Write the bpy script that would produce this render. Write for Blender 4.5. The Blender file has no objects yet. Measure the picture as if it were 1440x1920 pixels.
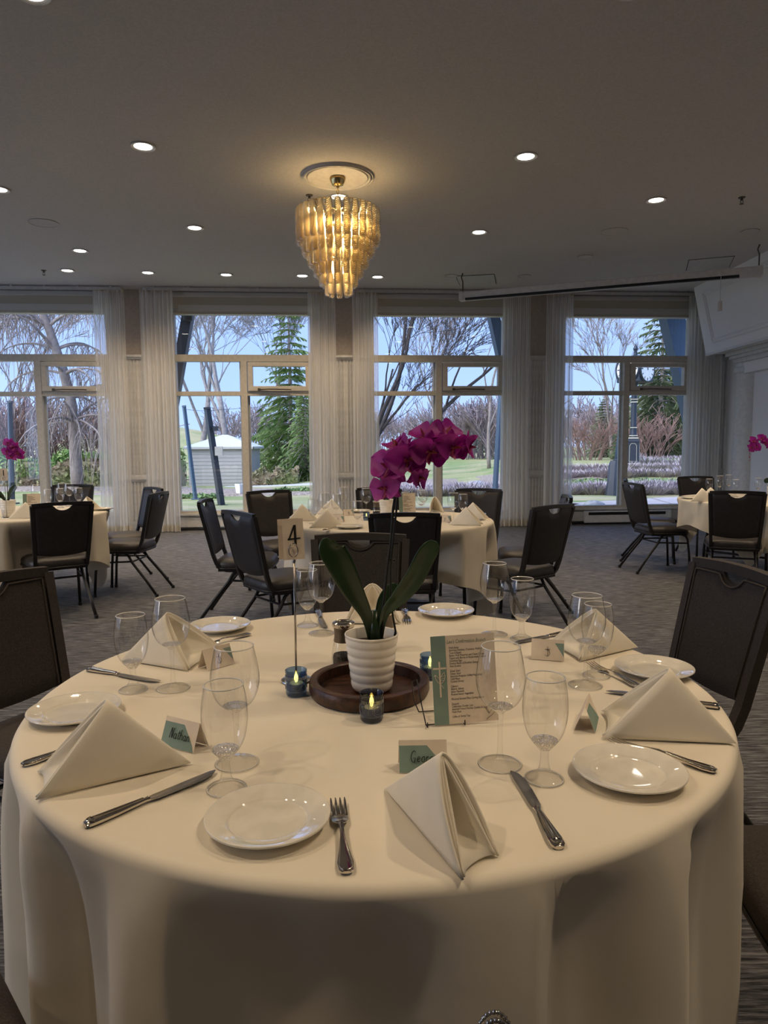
import bpy, math, random
from mathutils import Vector, Matrix, Quaternion
R = math.radians
pi = math.pi
random.seed(11)
scn = bpy.context.scene
COL = scn.collection

# ------------------------------------------------------------------ camera
cam_d = bpy.data.cameras.new('camera')
cam_d.sensor_fit = 'HORIZONTAL'
cam_d.sensor_width = 36.0
cam_d.lens = 33.275
cam_d.clip_end = 500
cam = bpy.data.objects.new('camera', cam_d)
COL.objects.link(cam)
_fwd = Vector((0, math.cos(R(5.5)), -math.sin(R(5.5))))
_r0 = Vector((1, 0, 0))
_u0 = _r0.cross(_fwd)
_ro = R(0.4)
_rt = _r0 * math.cos(_ro) - _u0 * math.sin(_ro)
_up = _r0 * math.sin(_ro) + _u0 * math.cos(_ro)
_m = Matrix((_rt, _up, -_fwd)).transposed().to_4x4()
_m.translation = Vector((0, 0, 1.322))
cam.matrix_world = _m
scn.camera = cam

# ------------------------------------------------------------------ sky, exposure
scn.view_settings.view_transform = 'Standard'
scn.view_settings.look = 'None'
scn.view_settings.exposure = 0.0
scn.view_settings.gamma = 1.0
scn.view_settings.use_curve_mapping = False
scn.cycles.caustics_reflective = False
scn.cycles.caustics_refractive = False
scn.cycles.max_bounces = 10
scn.cycles.diffuse_bounces = 4
scn.cycles.glossy_bounces = 4
scn.cycles.transmission_bounces = 8
scn.cycles.transparent_max_bounces = 24
scn.cycles.sample_clamp_indirect = 6.0

world = bpy.data.worlds.new('overcast_sky')
scn.world = world
world.use_nodes = True
_nt = world.node_tree
_nt.nodes.clear()
_o = _nt.nodes.new('ShaderNodeOutputWorld')
_b = _nt.nodes.new('ShaderNodeBackground')
_tc = _nt.nodes.new('ShaderNodeTexCoord')
_sx = _nt.nodes.new('ShaderNodeSeparateXYZ')
_rp = _nt.nodes.new('ShaderNodeValToRGB')
_rp.color_ramp.elements[0].position = 0.46
_rp.color_ramp.elements[0].color = (0.40, 0.53, 0.82, 1)
_rp.color_ramp.elements[1].position = 0.75
_rp.color_ramp.elements[1].color = (0.225, 0.375, 0.80, 1)
_e = _rp.color_ramp.elements.new(0.56)
_e.color = (0.27, 0.42, 0.80, 1)
_mr = _nt.nodes.new('ShaderNodeMapRange')
_mr.inputs['From Min'].default_value = -1
_mr.inputs['From Max'].default_value = 1
_nz = _nt.nodes.new('ShaderNodeTexNoise')
_nz.inputs['Scale'].default_value = 2.2
_nz.inputs['Detail'].default_value = 4
_mx = _nt.nodes.new('ShaderNodeMixRGB')
_mx.blend_type = 'MIX'
_mx.inputs[2].default_value = (0.42, 0.52, 0.76, 1)
_ml = _nt.nodes.new('ShaderNodeMath')
_ml.operation = 'MULTIPLY'
_ml.inputs[1].default_value = 0.45
L = _nt.links
L.new(_tc.outputs['Generated'], _sx.inputs[0])
L.new(_sx.outputs['Z'], _mr.inputs['Value'])
L.new(_mr.outputs[0], _rp.inputs[0])
L.new(_tc.outputs['Generated'], _nz.inputs['Vector'])
L.new(_nz.outputs[0], _ml.inputs[0])
L.new(_ml.outputs[0], _mx.inputs[0])
L.new(_rp.outputs[0], _mx.inputs[1])
L.new(_mx.outputs[0], _b.inputs[0])
L.new(_b.outputs[0], _o.inputs[0])
_b.inputs[1].default_value = 1.95

# soft high sun through thin cloud, from the house side
_s = bpy.data.lights.new('hazy_sun', 'SUN'); _s.energy = 6.5; _s.angle = R(75); _s.color = (1.0, 0.98, 0.95)
_so = bpy.data.objects.new('hazy_sun', _s); COL.objects.link(_so); _so.rotation_euler = (R(52), 0, R(-55))

DOWNLIGHT_W = 100.0      # each recessed ceiling lamp
BULB_W = 9.0           # each bulb inside the chandelier
LAMP_COL = (1.0, 0.76, 0.50)

# ------------------------------------------------------------------ helpers
class MB:
    def __init__(s):
        s.v = []; s.f = []
    def add(s, vs, fs):
        n = len(s.v)
        s.v += [tuple(v) for v in vs]
        s.f += [tuple(i + n for i in f) for f in fs]
        return s
    def box(s, c, d, rz=0.0, m=None):
        x, y, z = d[0] / 2, d[1] / 2, d[2] / 2
        vs = [Vector((a * x, b * y, e * z)) for a in (-1, 1) for b in (-1, 1) for e in (-1, 1)]
        M = Matrix.Translation(c) @ (Matrix.Rotation(rz, 4, 'Z') if m is None else m.to_4x4())
        s.add([M @ v for v in vs], [(0, 1, 3, 2), (4, 6, 7, 5), (0, 4, 5, 1), (2, 3, 7, 6), (0, 2, 6, 4), (1, 5, 7, 3)])
        return s
    def box2(s, a, b):
        return s.box([(a[i] + b[i]) / 2 for i in range(3)], [abs(b[i] - a[i]) for i in range(3)])
    def lathe(s, prof, seg=24, c=(0, 0, 0)):
        n = len(prof); vs = []; fs = []
        for r, z in prof:
            for k in range(seg):
                a = 2 * pi * k / seg
                vs.append((c[0] + r * math.cos(a), c[1] + r * math.sin(a), c[2] + z))
        for i in range(n - 1):
            for k in range(seg):
                k2 = (k + 1) % seg
                q = [i * seg + k, i * seg + k2, (i + 1) * seg + k2, (i + 1) * seg + k]
                if prof[i][0] < 1e-7: q = [q[0], q[2], q[3]]
                elif prof[i + 1][0] < 1e-7: q = [q[0], q[1], q[2]]
                fs.append(q)
        return s.add(vs, fs)
    def tube(s, pts, rad, sides=8, cap=True, flat=1.0, twist=0.0):
        pts = [Vector(p) for p in pts]
        n = len(pts)
        if not isinstance(rad, (list, tuple)): rad = [rad] * n
        t0 = (pts[1] - pts[0]).normalized()
        up = Vector((0, 0, 1)) if abs(t0.z) < 0.9 else Vector((0, 1, 0))
        nx = t0.cross(up).normalized()
        vs = []; prev = t0
        for i in range(n):
            t = (pts[min(i + 1, n - 1)] - pts[max(i - 1, 0)]).normalized()
            ax = prev.cross(t)
            if ax.length > 1e-6:
                nx = Quaternion(ax.normalized(), prev.angle(t)) @ nx
            prev = t
            ny = t.cross(nx).normalized()
            nx = ny.cross(t).normalized()
            for k in range(sides):
                a = 2 * pi * (k + 0.5) / sides + twist
                vs.append(pts[i] + nx * (rad[i] * math.cos(a)) + ny * (rad[i] * flat * math.sin(a)))
        fs = []
        for i in range(n - 1):
            for k in range(sides):
                k2 = (k + 1) % sides
                fs.append((i * sides + k, i * sides + k2, (i + 1) * sides + k2, (i + 1) * sides + k))
        if cap:
            fs.append(tuple(range(sides - 1, -1, -1)))
            fs.append(tuple((n - 1) * sides + k for k in range(sides)))
        return s.add(vs, fs)
    def grid(s, nu, nv, fn, wrap=False):
        vs = [fn(i / (nu if wrap else nu - 1), j / (nv - 1)) for j in range(nv) for i in range(nu)]
        fs = []
        for j in range(nv - 1):
            for i in range(nu if wrap else nu - 1):
                i2 = (i + 1) % nu
                fs.append((j * nu + i, j * nu + i2, (j + 1) * nu + i2, (j + 1) * nu + i))
        return s.add(vs, fs)
    def prism(s, poly, z0, z1):
        n = len(poly)
        vs = [(p[0], p[1], z0) for p in poly] + [(p[0], p[1], z1) for p in poly]
        fs = [tuple(range(n - 1, -1, -1)), tuple(range(n, 2 * n))]
        fs += [(i, (i + 1) % n, n + (i + 1) % n, n + i) for i in range(n)]
        return s.add(vs, fs)
    def mesh(s, name):
        me = bpy.data.meshes.new(name)
        me.from_pydata(s.v, [], s.f)
        me.validate()
        return me
    def build(s, name, mat, parent=None, smooth=False, loc=None, rot=None, bevel=0, solid=0, sub=0):
        me = s.mesh(name)
        if smooth:
            me.polygons.foreach_set('use_smooth', [True] * len(me.polygons))
            if smooth != 'all':
                try: me.set_sharp_from_angle(angle=R(38))
                except Exception: pass
        me.materials.append(mat)
        o = bpy.data.objects.new(name, me)
        COL.objects.link(o)
        if parent is not None: o.parent = parent
        if loc is not None: o.location = loc
        if rot is not None: o.rotation_euler = rot
        if solid:
            m = o.modifiers.new('solid', 'SOLIDIFY'); m.thickness = solid; m.offset = 0
        if bevel:
            m = o.modifiers.new('bevel', 'BEVEL'); m.width = bevel; m.segments = 2; m.limit_method = 'ANGLE'
        if sub:
            m = o.modifiers.new('sub', 'SUBSURF'); m.levels = sub; m.render_levels = sub
        return o

def thing(name, label, cat, loc=(0, 0, 0), rz=0.0, group=None):
    o = bpy.data.objects.new(name, None)
    o.empty_display_size = 0.05
    COL.objects.link(o)
    o.location = loc
    o.rotation_euler = (0, 0, rz)
    return tag(o, label, cat, group)

def tag(o, label=None, cat=None, group=None, kind=None):
    if label: o['label'] = label
    if cat: o['category'] = cat
    if group: o['group'] = group
    if kind: o['kind'] = kind
    return o

def struct(o, label=None):
    o['kind'] = 'structure'
    if label: o['label'] = label
    return o

def dup(root, loc, rz=None, label=None, group=None, scale=None):
    r = root.copy(); COL.objects.link(r)
    r.location = loc
    if rz is not None: r.rotation_euler = (0, 0, rz)
    if scale is not None: r.scale = scale if hasattr(scale, '__len__') else (scale,) * 3
    if label: r['label'] = label
    if group: r['group'] = group
    for ch in KIDS.get(root.name, []) or list(root.children):
        c = ch.copy(); COL.objects.link(c); c.parent = r
        for g in list(ch.children):
            d = g.copy(); COL.objects.link(d); d.parent = c
    return r
KIDS = {}

class Proto:
    """first place() moves the finished thing itself, later ones copy it with its parts"""
    def __init__(s, root): s.root = root; s.used = False
    def place(s, loc, rz, label, group=None, scale=None):
        if not s.used:
            s.used = True
            o = s.root; o.location = loc; o.rotation_euler = (0, 0, rz)
            o['label'] = label
            if group: o['group'] = group
            if scale is not None: o.scale = scale if hasattr(scale, '__len__') else (scale,) * 3
            return o
        return dup(s.root, loc, rz, label, group, scale or 1.0)

def face(d):
    """rotation about z that turns local +y to direction d"""
    return math.atan2(-d[0], d[1])

# ------------------------------------------------------------------ materials
MATS = {}
def mat(name, col, rough=0.5, metal=0.0, col2=None, scale=20.0, bump=0.0, bscale=None, stretch=None, spec=None,
        sheen=0.0, coat=0.0, detail=4, lo=0.4, hi=0.6, coord='Object', emit=None, estr=0.0, transl=0.0):
    m = bpy.data.materials.new(name); m.use_nodes = True
    nt = m.node_tree; b = nt.nodes['Principled BSDF']
    b.inputs['Base Color'].default_value = (*col, 1)
    b.inputs['Roughness'].default_value = rough
    b.inputs['Metallic'].default_value = metal
    if spec is not None: b.inputs['Specular IOR Level'].default_value = spec
    if sheen: b.inputs['Sheen Weight'].default_value = sheen
    if coat: b.inputs['Coat Weight'].default_value = coat
    if emit:
        b.inputs['Emission Color'].default_value = (*emit, 1); b.inputs['Emission Strength'].default_value = estr
    tc = nt.nodes.new('ShaderNodeTexCoord'); mp = nt.nodes.new('ShaderNodeMapping')
    nt.links.new(tc.outputs[coord], mp.inputs[0])
    if stretch: mp.inputs['Scale'].default_value = stretch
    nz = nt.nodes.new('ShaderNodeTexNoise'); nz.inputs['Scale'].default_value = scale; nz.inputs['Detail'].default_value = detail
    nt.links.new(mp.outputs[0], nz.inputs['Vector'])
    rp = nt.nodes.new('ShaderNodeValToRGB')
    c2 = col2 if col2 else tuple(c * 0.9 for c in col)
    rp.color_ramp.elements[0].position = lo; rp.color_ramp.elements[0].color = (*col, 1)
    rp.color_ramp.elements[1].position = hi; rp.color_ramp.elements[1].color = (*c2, 1)
    nt.links.new(nz.outputs[0], rp.inputs[0]); nt.links.new(rp.outputs[0], b.inputs['Base Color'])
    if bump:
        nb = nt.nodes.new('ShaderNodeTexNoise'); nb.inputs['Scale'].default_value = bscale or scale; nb.inputs['Detail'].default_value = 3
        nt.links.new(mp.outputs[0], nb.inputs['Vector'])
        bp = nt.nodes.new('ShaderNodeBump'); bp.inputs['Strength'].default_value = bump; bp.inputs['Distance'].default_value = 0.01
        nt.links.new(nb.outputs[0], bp.inputs['Height']); nt.links.new(bp.outputs[0], b.inputs['Normal'])
    if transl:
        out = nt.nodes['Material Output']
        t = nt.nodes.new('ShaderNodeBsdfTranslucent'); nt.links.new(rp.outputs[0], t.inputs[0])
        mx = nt.nodes.new('ShaderNodeMixShader'); mx.inputs[0].default_value = transl
        nt.links.new(b.outputs[0], mx.inputs[1]); nt.links.new(t.outputs[0], mx.inputs[2])
        nt.links.new(mx.outputs[0], out.inputs[0])
    MATS[name] = m
    return m

def nodes_mat(name):
    m = bpy.data.materials.new(name); m.use_nodes = True
    nt = m.node_tree; nt.nodes.clear()
    out = nt.nodes.new('ShaderNodeOutputMaterial')
    MATS[name] = m
    return m, nt, out

def thin_glass(name, tint=(0.97, 0.98, 0.98), boost=1.0, edge=(0.6, 0.6, 0.58), rough=0.0, epow=9.0, base=0.05):
    """one clear wall: see-through head on, mirror-like where it turns away"""
    m, nt, out = nodes_mat(name)
    tr = nt.nodes.new('ShaderNodeBsdfTransparent'); gl = nt.nodes.new('ShaderNodeBsdfGlossy')
    gl.inputs['Roughness'].default_value = rough
    lw = nt.nodes.new('ShaderNodeLayerWeight'); lw.inputs[0].default_value = 0.5
    p5 = nt.nodes.new('ShaderNodeMath'); p5.operation = 'POWER'; p5.inputs[1].default_value = 5.0
    mu = nt.nodes.new('ShaderNodeMath'); mu.operation = 'MULTIPLY_ADD'; mu.inputs[1].default_value = 0.85 * boost; mu.inputs[2].default_value = base * boost; mu.use_clamp = True
    pw = nt.nodes.new('ShaderNodeMath'); pw.operation = 'POWER'; pw.inputs[1].default_value = epow
    mc = nt.nodes.new('ShaderNodeMixRGB'); mc.inputs[1].default_value = (*tint, 1); mc.inputs[2].default_value = (*edge, 1)
    mx = nt.nodes.new('ShaderNodeMixShader')
    nt.links.new(lw.outputs['Facing'], pw.inputs[0]); nt.links.new(pw.outputs[0], mc.inputs[0])
    nt.links.new(mc.outputs[0], tr.inputs[0])
    nt.links.new(lw.outputs['Facing'], p5.inputs[0]); nt.links.new(p5.outputs[0], mu.inputs[0]); nt.links.new(mu.outputs[0], mx.inputs[0])
    nt.links.new(tr.outputs[0], mx.inputs[1]); nt.links.new(gl.outputs[0], mx.inputs[2])
    nt.links.new(mx.outputs[0], out.inputs[0])
    return m

def solid_glass(name, col=(1, 1, 1), rough=0.0, ior=1.5, mix=0.6, facets=0):
    m, nt, out = nodes_mat(name)
    g = nt.nodes.new('ShaderNodeBsdfGlass'); g.inputs[0].default_value = (*col, 1)
    g.inputs['Roughness'].default_value = rough; g.inputs['IOR'].default_value = ior
    if facets:
        tc = nt.nodes.new('ShaderNodeTexCoord'); vo = nt.nodes.new('ShaderNodeTexVoronoi'); vo.inputs['Scale'].default_value = facets
        bp = nt.nodes.new('ShaderNodeBump'); bp.inputs['Strength'].default_value = 1.0; bp.inputs['Distance'].default_value = 0.004
        nt.links.new(tc.outputs['Object'], vo.inputs['Vector']); nt.links.new(vo.outputs['Distance'], bp.inputs['Height']); nt.links.new(bp.outputs[0], g.inputs['Normal'])
    tr = nt.nodes.new('ShaderNodeBsdfTransparent'); tr.inputs[0].default_value = (*col, 1)
    mx = nt.nodes.new('ShaderNodeMixShader'); mx.inputs[0].default_value = mix
    nt.links.new(tr.outputs[0], mx.inputs[1]); nt.links.new(g.outputs[0], mx.inputs[2])
    nt.links.new(mx.outputs[0], out.inputs[0])
    return m

def emitter(name, col, strength):
    m, nt, out = nodes_mat(name)
    e = nt.nodes.new('ShaderNodeEmission'); e.inputs[0].default_value = (*col, 1); e.inputs[1].default_value = strength
    nt.links.new(e.outputs[0], out.inputs[0])
    return m

def sheer(name, col, alpha, transl=0.5):
    """see-through woven curtain: part open weave, part diffuse, part translucent"""
    m, nt, out = nodes_mat(name)
    d = nt.nodes.new('ShaderNodeBsdfDiffuse'); d.inputs[0].default_value = (*col, 1)
    t = nt.nodes.new('ShaderNodeBsdfTranslucent'); t.inputs[0].default_value = (*col, 1)
    a = nt.nodes.new('ShaderNodeMixShader'); a.inputs[0].default_value = transl
    p = nt.nodes.new('ShaderNodeBsdfTransparent')
    lw = nt.nodes.new('ShaderNodeLayerWeight'); lw.inputs[0].default_value = 0.5
    mr = nt.nodes.new('ShaderNodeMapRange'); mr.inputs['To Min'].default_value = alpha; mr.inputs['To Max'].default_value = 1.0
    nt.links.new(lw.outputs['Facing'], mr.inputs['Value'])
    b = nt.nodes.new('ShaderNodeMixShader')
    nt.links.new(d.outputs[0], a.inputs[1]); nt.links.new(t.outputs[0], a.inputs[2])
    nt.links.new(mr.outputs[0], b.inputs[0])
    nt.links.new(p.outputs[0], b.inputs[1]); nt.links.new(a.outputs[0], b.inputs[2])
    nt.links.new(b.outputs[0], out.inputs[0])
    return m

mat('ceiling_paint', (0.60, 0.575, 0.55), 0.9, col2=(0.55, 0.525, 0.50), scale=70, bump=0.25, bscale=160)
mat('ceiling_white', (0.55, 0.53, 0.50), 0.6)
mat('trim_white', (0.66, 0.65, 0.62), 0.5)
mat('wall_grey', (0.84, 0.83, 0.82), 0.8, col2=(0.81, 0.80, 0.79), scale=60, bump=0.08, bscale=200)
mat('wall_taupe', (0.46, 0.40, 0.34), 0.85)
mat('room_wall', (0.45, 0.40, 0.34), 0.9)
mat('window_frame', (0.58, 0.53, 0.44), 0.45)
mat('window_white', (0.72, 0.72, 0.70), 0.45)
mat('handle_bronze', (0.10, 0.08, 0.06), 0.4, 0.6)
mat('blind_cloth', (0.46, 0.42, 0.33), 0.9, scale=200, bump=0.1)
mat('blind_pale', (0.56, 0.55, 0.50), 0.9, scale=200, bump=0.1)
mat('rail_metal', (0.55, 0.53, 0.50), 0.4, 0.3)
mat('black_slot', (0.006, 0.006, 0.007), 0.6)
mat('screen_case', (0.62, 0.60, 0.57), 0.5)
thin_glass('pane_glass', (0.97, 0.985, 1.0), 1.0, (0.85, 0.9, 0.92))
sheer('curtain_sheer', (0.94, 0.92, 0.87), 0.50, 0.62)
sheer('curtain_hem', (0.74, 0.68, 0.56), 0.85, 0.4)
mat('chair_black', (0.012, 0.011, 0.012), 0.35, spec=0.5)
mat('chair_vinyl', (0.022, 0.018, 0.019), 0.45, col2=(0.016, 0.013, 0.014), scale=40, bump=0.08, bscale=150)
mat('chair_seat_vinyl', (0.030, 0.026, 0.026), 0.45, col2=(0.022, 0.019, 0.019), scale=40, bump=0.08, bscale=150)
mat('chair_fabric', (0.050, 0.040, 0.034), 0.85, col2=(0.030, 0.024, 0.021), scale=220, bump=0.3, bscale=400)
mat('chair_fabric_frame', (0.050, 0.040, 0.034), 0.75, col2=(0.036, 0.029, 0.025), scale=220, bump=0.2, bscale=400)
mat('linen', (0.80, 0.74, 0.62), 0.85, col2=(0.77, 0.71, 0.59), scale=6, bump=0.05, bscale=500, sheen=0.1, transl=0.12)
mat('linen_main', (0.80, 0.74, 0.62), 0.85, col2=(0.78, 0.715, 0.595), scale=5, bump=0.22, bscale=8, sheen=0.1)
mat('napkin_linen', (0.94, 0.88, 0.75), 0.85, col2=(0.91, 0.85, 0.72), scale=14, bump=0.06, bscale=500, sheen=0.2, transl=0.1)
mat('porcelain', (0.88, 0.84, 0.74), 0.05, coat=1.0)
mat('steel', (0.62, 0.58, 0.52), 0.12, 1.0)
mat('steel_dull', (0.45, 0.42, 0.38), 0.25, 1.0)
mat('brass', (0.72, 0.54, 0.24), 0.15, 1.0)
thin_glass('bowl_glass', (0.985, 0.985, 0.98), 1.0, (0.30, 0.29, 0.26), 0.0, 7.0, 0.09)
mat('rim_highlight', (0.85, 0.85, 0.84), 0.08, coat=1.0)  # opaque white puts the highlight of glass rims and feet into colour
thin_glass('stem_glass', (0.992, 0.992, 0.99), 1.0, (0.55, 0.54, 0.50), 0.02, 5.0, 0.045)
solid_glass('lens_glass', (1.0, 0.995, 0.98), 0.0, 1.5, 0.6, 260)
mat('card_teal', (0.215, 0.315, 0.275), 0.8)
mat('card_cream', (0.80, 0.70, 0.58), 0.85)
mat('ink', (0.01, 0.01, 0.012), 0.7)
mat('ink_soft', (0.10, 0.08, 0.07), 0.7)
mat('ink_teal', (0.16, 0.25, 0.20), 0.7)
mat('pot_ceramic', (0.93, 0.89, 0.82), 0.25)
mat('soil', (0.02, 0.016, 0.012), 0.95, bump=0.6, bscale=60)
mat('leaf_dark', (0.012, 0.032, 0.010), 0.28, col2=(0.018, 0.045, 0.014), scale=12)
mat('leaf_mid', (0.022, 0.055, 0.022), 0.3, col2=(0.034, 0.075, 0.03), scale=12)
mat('leaf_pale', (0.03, 0.075, 0.025), 0.3, col2=(0.045, 0.09, 0.03), scale=12)
mat('stem_dark', (0.010, 0.012, 0.008), 0.5)
mat('petal', (0.44, 0.018, 0.36), 0.5, col2=(0.34, 0.014, 0.27), scale=25, transl=0.35)
mat('petal_pale', (0.55, 0.06, 0.42), 0.5, col2=(0.45, 0.035, 0.35), scale=25, transl=0.35)
mat('petal_lip', (0.30, 0.012, 0.13), 0.5, col2=(0.42, 0.07, 0.09), scale=60, transl=0.2)
mat('petal_throat', (0.55, 0.16, 0.10), 0.5)
mat('tray_wood', (0.070, 0.026, 0.012), 0.38, col2=(0.030, 0.012, 0.006), scale=9, stretch=(1.5, 14, 6), bump=0.1, bscale=20)
mat('pepper', (0.012, 0.010, 0.009), 0.9, bump=1.0, bscale=150)
mat('mill_cap', (0.17, 0.14, 0.11), 0.3, 0.7)
thin_glass('candle_glass_blue', (0.50, 0.63, 0.80), 1.0, (0.14, 0.21, 0.34), 0.08, 3.0, 0.07)
thin_glass('candle_glass_grey', (0.52, 0.57, 0.67), 1.0, (0.12, 0.15, 0.22), 0.08, 3.0, 0.07)
thin_glass('pressed_glass', (0.62, 0.68, 0.78), 1.0, (0.3, 0.36, 0.45), 0.15, 3.0, 0.25)
mat('candle_wax', (0.50, 0.53, 0.52), 0.6)
emitter('flame', (1.0, 0.60, 0.10), 9.0)
emitter('lamp_disc', (1.0, 0.93, 0.82), 7.0)
emitter('bulb', (1.0, 0.74, 0.36), 26.0)
mat('table_leg', (0.02, 0.02, 0.022), 0.5, 0.3)
mat('tabletop_ply', (0.35, 0.27, 0.18), 0.7)
mat('smoke_dark', (0.02, 0.018, 0.018), 0.6)
# ------------------------------------------------------------------ room shell
CEIL = 3.65
WA = R(4.5)
W0 = Vector((0, 11.2, 0)); WU = Vector((math.cos(WA), math.sin(WA), 0)); WN = Vector((math.sin(WA), -math.cos(WA), 0))
def WP(u, n=0.0, z=0.0):
    p = W0 + WU * u + WN * n; return Vector((p.x, p.y, z))
def wall_root(name, u, n=0.0, z=0.0):
    o = bpy.data.objects.new(name, None); COL.objects.link(o); o.location = WP(u, n, z); o.rotation_euler = (0, 0, WA); return o

# carpet: short streaks of pale and dark yarn running across the room
def carpet():
    m, nt, out = nodes_mat('carpet')
    b = nt.nodes.new('ShaderNodeBsdfPrincipled'); b.inputs['Roughness'].default_value = 0.55
    b.inputs['Specular IOR Level'].default_value = 0.3; b.inputs['Sheen Weight'].default_value = 0.10; b.inputs['Sheen Roughness'].default_value = 0.4
    tc = nt.nodes.new('ShaderNodeTexCoord'); mp = nt.nodes.new('ShaderNodeMapping'); mp.inputs['Scale'].default_value = (8, 95, 1)
    n1 = nt.nodes.new('ShaderNodeTexNoise'); n1.inputs['Scale'].default_value = 1.0; n1.inputs['Detail'].default_value = 5; n1.inputs['Roughness'].default_value = 0.65
    mp2 = nt.nodes.new('ShaderNodeMapping'); mp2.inputs['Scale'].default_value = (0.7, 4, 1)
    n2 = nt.nodes.new('ShaderNodeTexNoise'); n2.inputs['Scale'].default_value = 1.0
    r1 = nt.nodes.new('ShaderNodeValToRGB')
    pass
    r1.color_ramp.elements[0].position = 0.36; r1.color_ramp.elements[0].color = (0.024, 0.025, 0.028, 1)
    r1.color_ramp.elements[1].position = 0.66; r1.color_ramp.elements[1].color = (0.26, 0.265, 0.28, 1)
    e = r1.color_ramp.elements.new(0.5); e.color = (0.092, 0.094, 0.101, 1)
    mx = nt.nodes.new('ShaderNodeMixRGB'); mx.blend_type = 'OVERLAY'; mx.inputs[0].default_value = 0.5
    r2 = nt.nodes.new('ShaderNodeValToRGB'); r2.color_ramp.elements[0].color = (0.36, 0.35, 0.34, 1); r2.color_ramp.elements[1].color = (0.64, 0.63, 0.62, 1)
    L = nt.links
    L.new(tc.outputs['Object'], mp.inputs[0]); L.new(mp.outputs[0], n1.inputs['Vector'])
    L.new(tc.outputs['Object'], mp2.inputs[0]); L.new(mp2.outputs[0], n2.inputs['Vector'])
    sp = nt.nodes.new('ShaderNodeMapRange'); sp.inputs['From Min'].default_value = .38; sp.inputs['From Max'].default_value = .64; sp.inputs['To Min'].default_value = 0.05; sp.inputs['To Max'].default_value = 0.75
    L.new(n1.outputs[0], sp.inputs['Value']); L.new(sp.outputs[0], b.inputs['Specular IOR Level'])
    L.new(n1.outputs[0], r1.inputs[0]); L.new(n2.outputs[0], r2.inputs[0])
    L.new(r1.outputs[0], mx.inputs[1]); L.new(r2.outputs[0], mx.inputs[2]); L.new(mx.outputs[0], b.inputs['Base Color'])
    bp = nt.nodes.new('ShaderNodeBump'); bp.inputs['Strength'].default_value = 0.9; bp.inputs['Distance'].default_value = 0.02
    L.new(n1.outputs[0], bp.inputs['Height']); L.new(bp.outputs[0], b.inputs['Normal']); L.new(b.outputs[0], out.inputs[0])
    return m
carpet()
XL, XR, YB = -9.0, 5.55, -6.0
bl, br = WP(-9.03, -0.05), WP(5.6, -0.05)
f = MB(); f.prism([(XL - .2, YB - .2), (XR + .2, YB - .2), (XR + .2, 11.75), (XL - .2, 10.62)], -0.05, 0.0)
struct(f.build('floor', MATS['carpet']), 'grey streaked carpet of the dining room')
f = MB(); f.prism([(XL - .2, YB - .2), (XR + .2, YB - .2), (XR + .2, 11.75), (XL - .2, 10.62)], CEIL, CEIL + 0.1)
struct(f.build('ceiling', MATS['ceiling_paint']), 'flat taupe painted ceiling')
# left wall (outside the picture): window openings between piers, added to let daylight in
f = MB(); f.box2((XL - .15, YB, 0), (XL, 10.65, 0.3)); f.box2((XL - .15, YB, 3.3), (XL, 10.65, CEIL))
for y0, y1 in ((YB, -2.6), (-0.5, 0.4), (2.5, 3.4), (5.5, 6.4), (8.5, 9.4), (10.3, 10.65)): f.box2((XL - .15, y0, 0.3), (XL, y1, 3.3))
struct(f.build('wall_left', MATS['wall_grey']))
f = MB(); f.box2((XL, YB - .15, 0), (XR, YB, CEIL)); struct(f.build('wall_front', MATS['room_wall']))
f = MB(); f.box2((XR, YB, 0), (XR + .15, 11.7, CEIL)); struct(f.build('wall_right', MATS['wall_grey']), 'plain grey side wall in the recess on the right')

MULL = [-5.197, -2.141, 0.878, 3.916]
HW = 1.09
# window wall: header, sill strips and piers (the far wall of the room)
wb = wall_root('wall_back', 0)
for mu in MULL:
    f = MB(); f.box2((mu - HW, 0.0, 3.345), (mu + HW, 0.2, CEIL)); f.build('header', MATS['trim_white'], wb)
for u0, u1 in [(-8.9, -7.4), (-7.4, MULL[0] - HW)] + [(MULL[i] + HW, MULL[i + 1] - HW) for i in range(3)] + [(MULL[3] + HW, 5.62)]:
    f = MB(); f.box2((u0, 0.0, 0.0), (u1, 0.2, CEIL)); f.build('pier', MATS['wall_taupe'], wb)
for mu in MULL:
    f = MB(); f.box2((mu - HW, 0.02, 0.0), (mu + HW, 0.2, 0.25)); f.build('apron', MATS['trim_white'], wb)
struct(wb, 'far wall with four tall windows between taupe piers')
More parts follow.
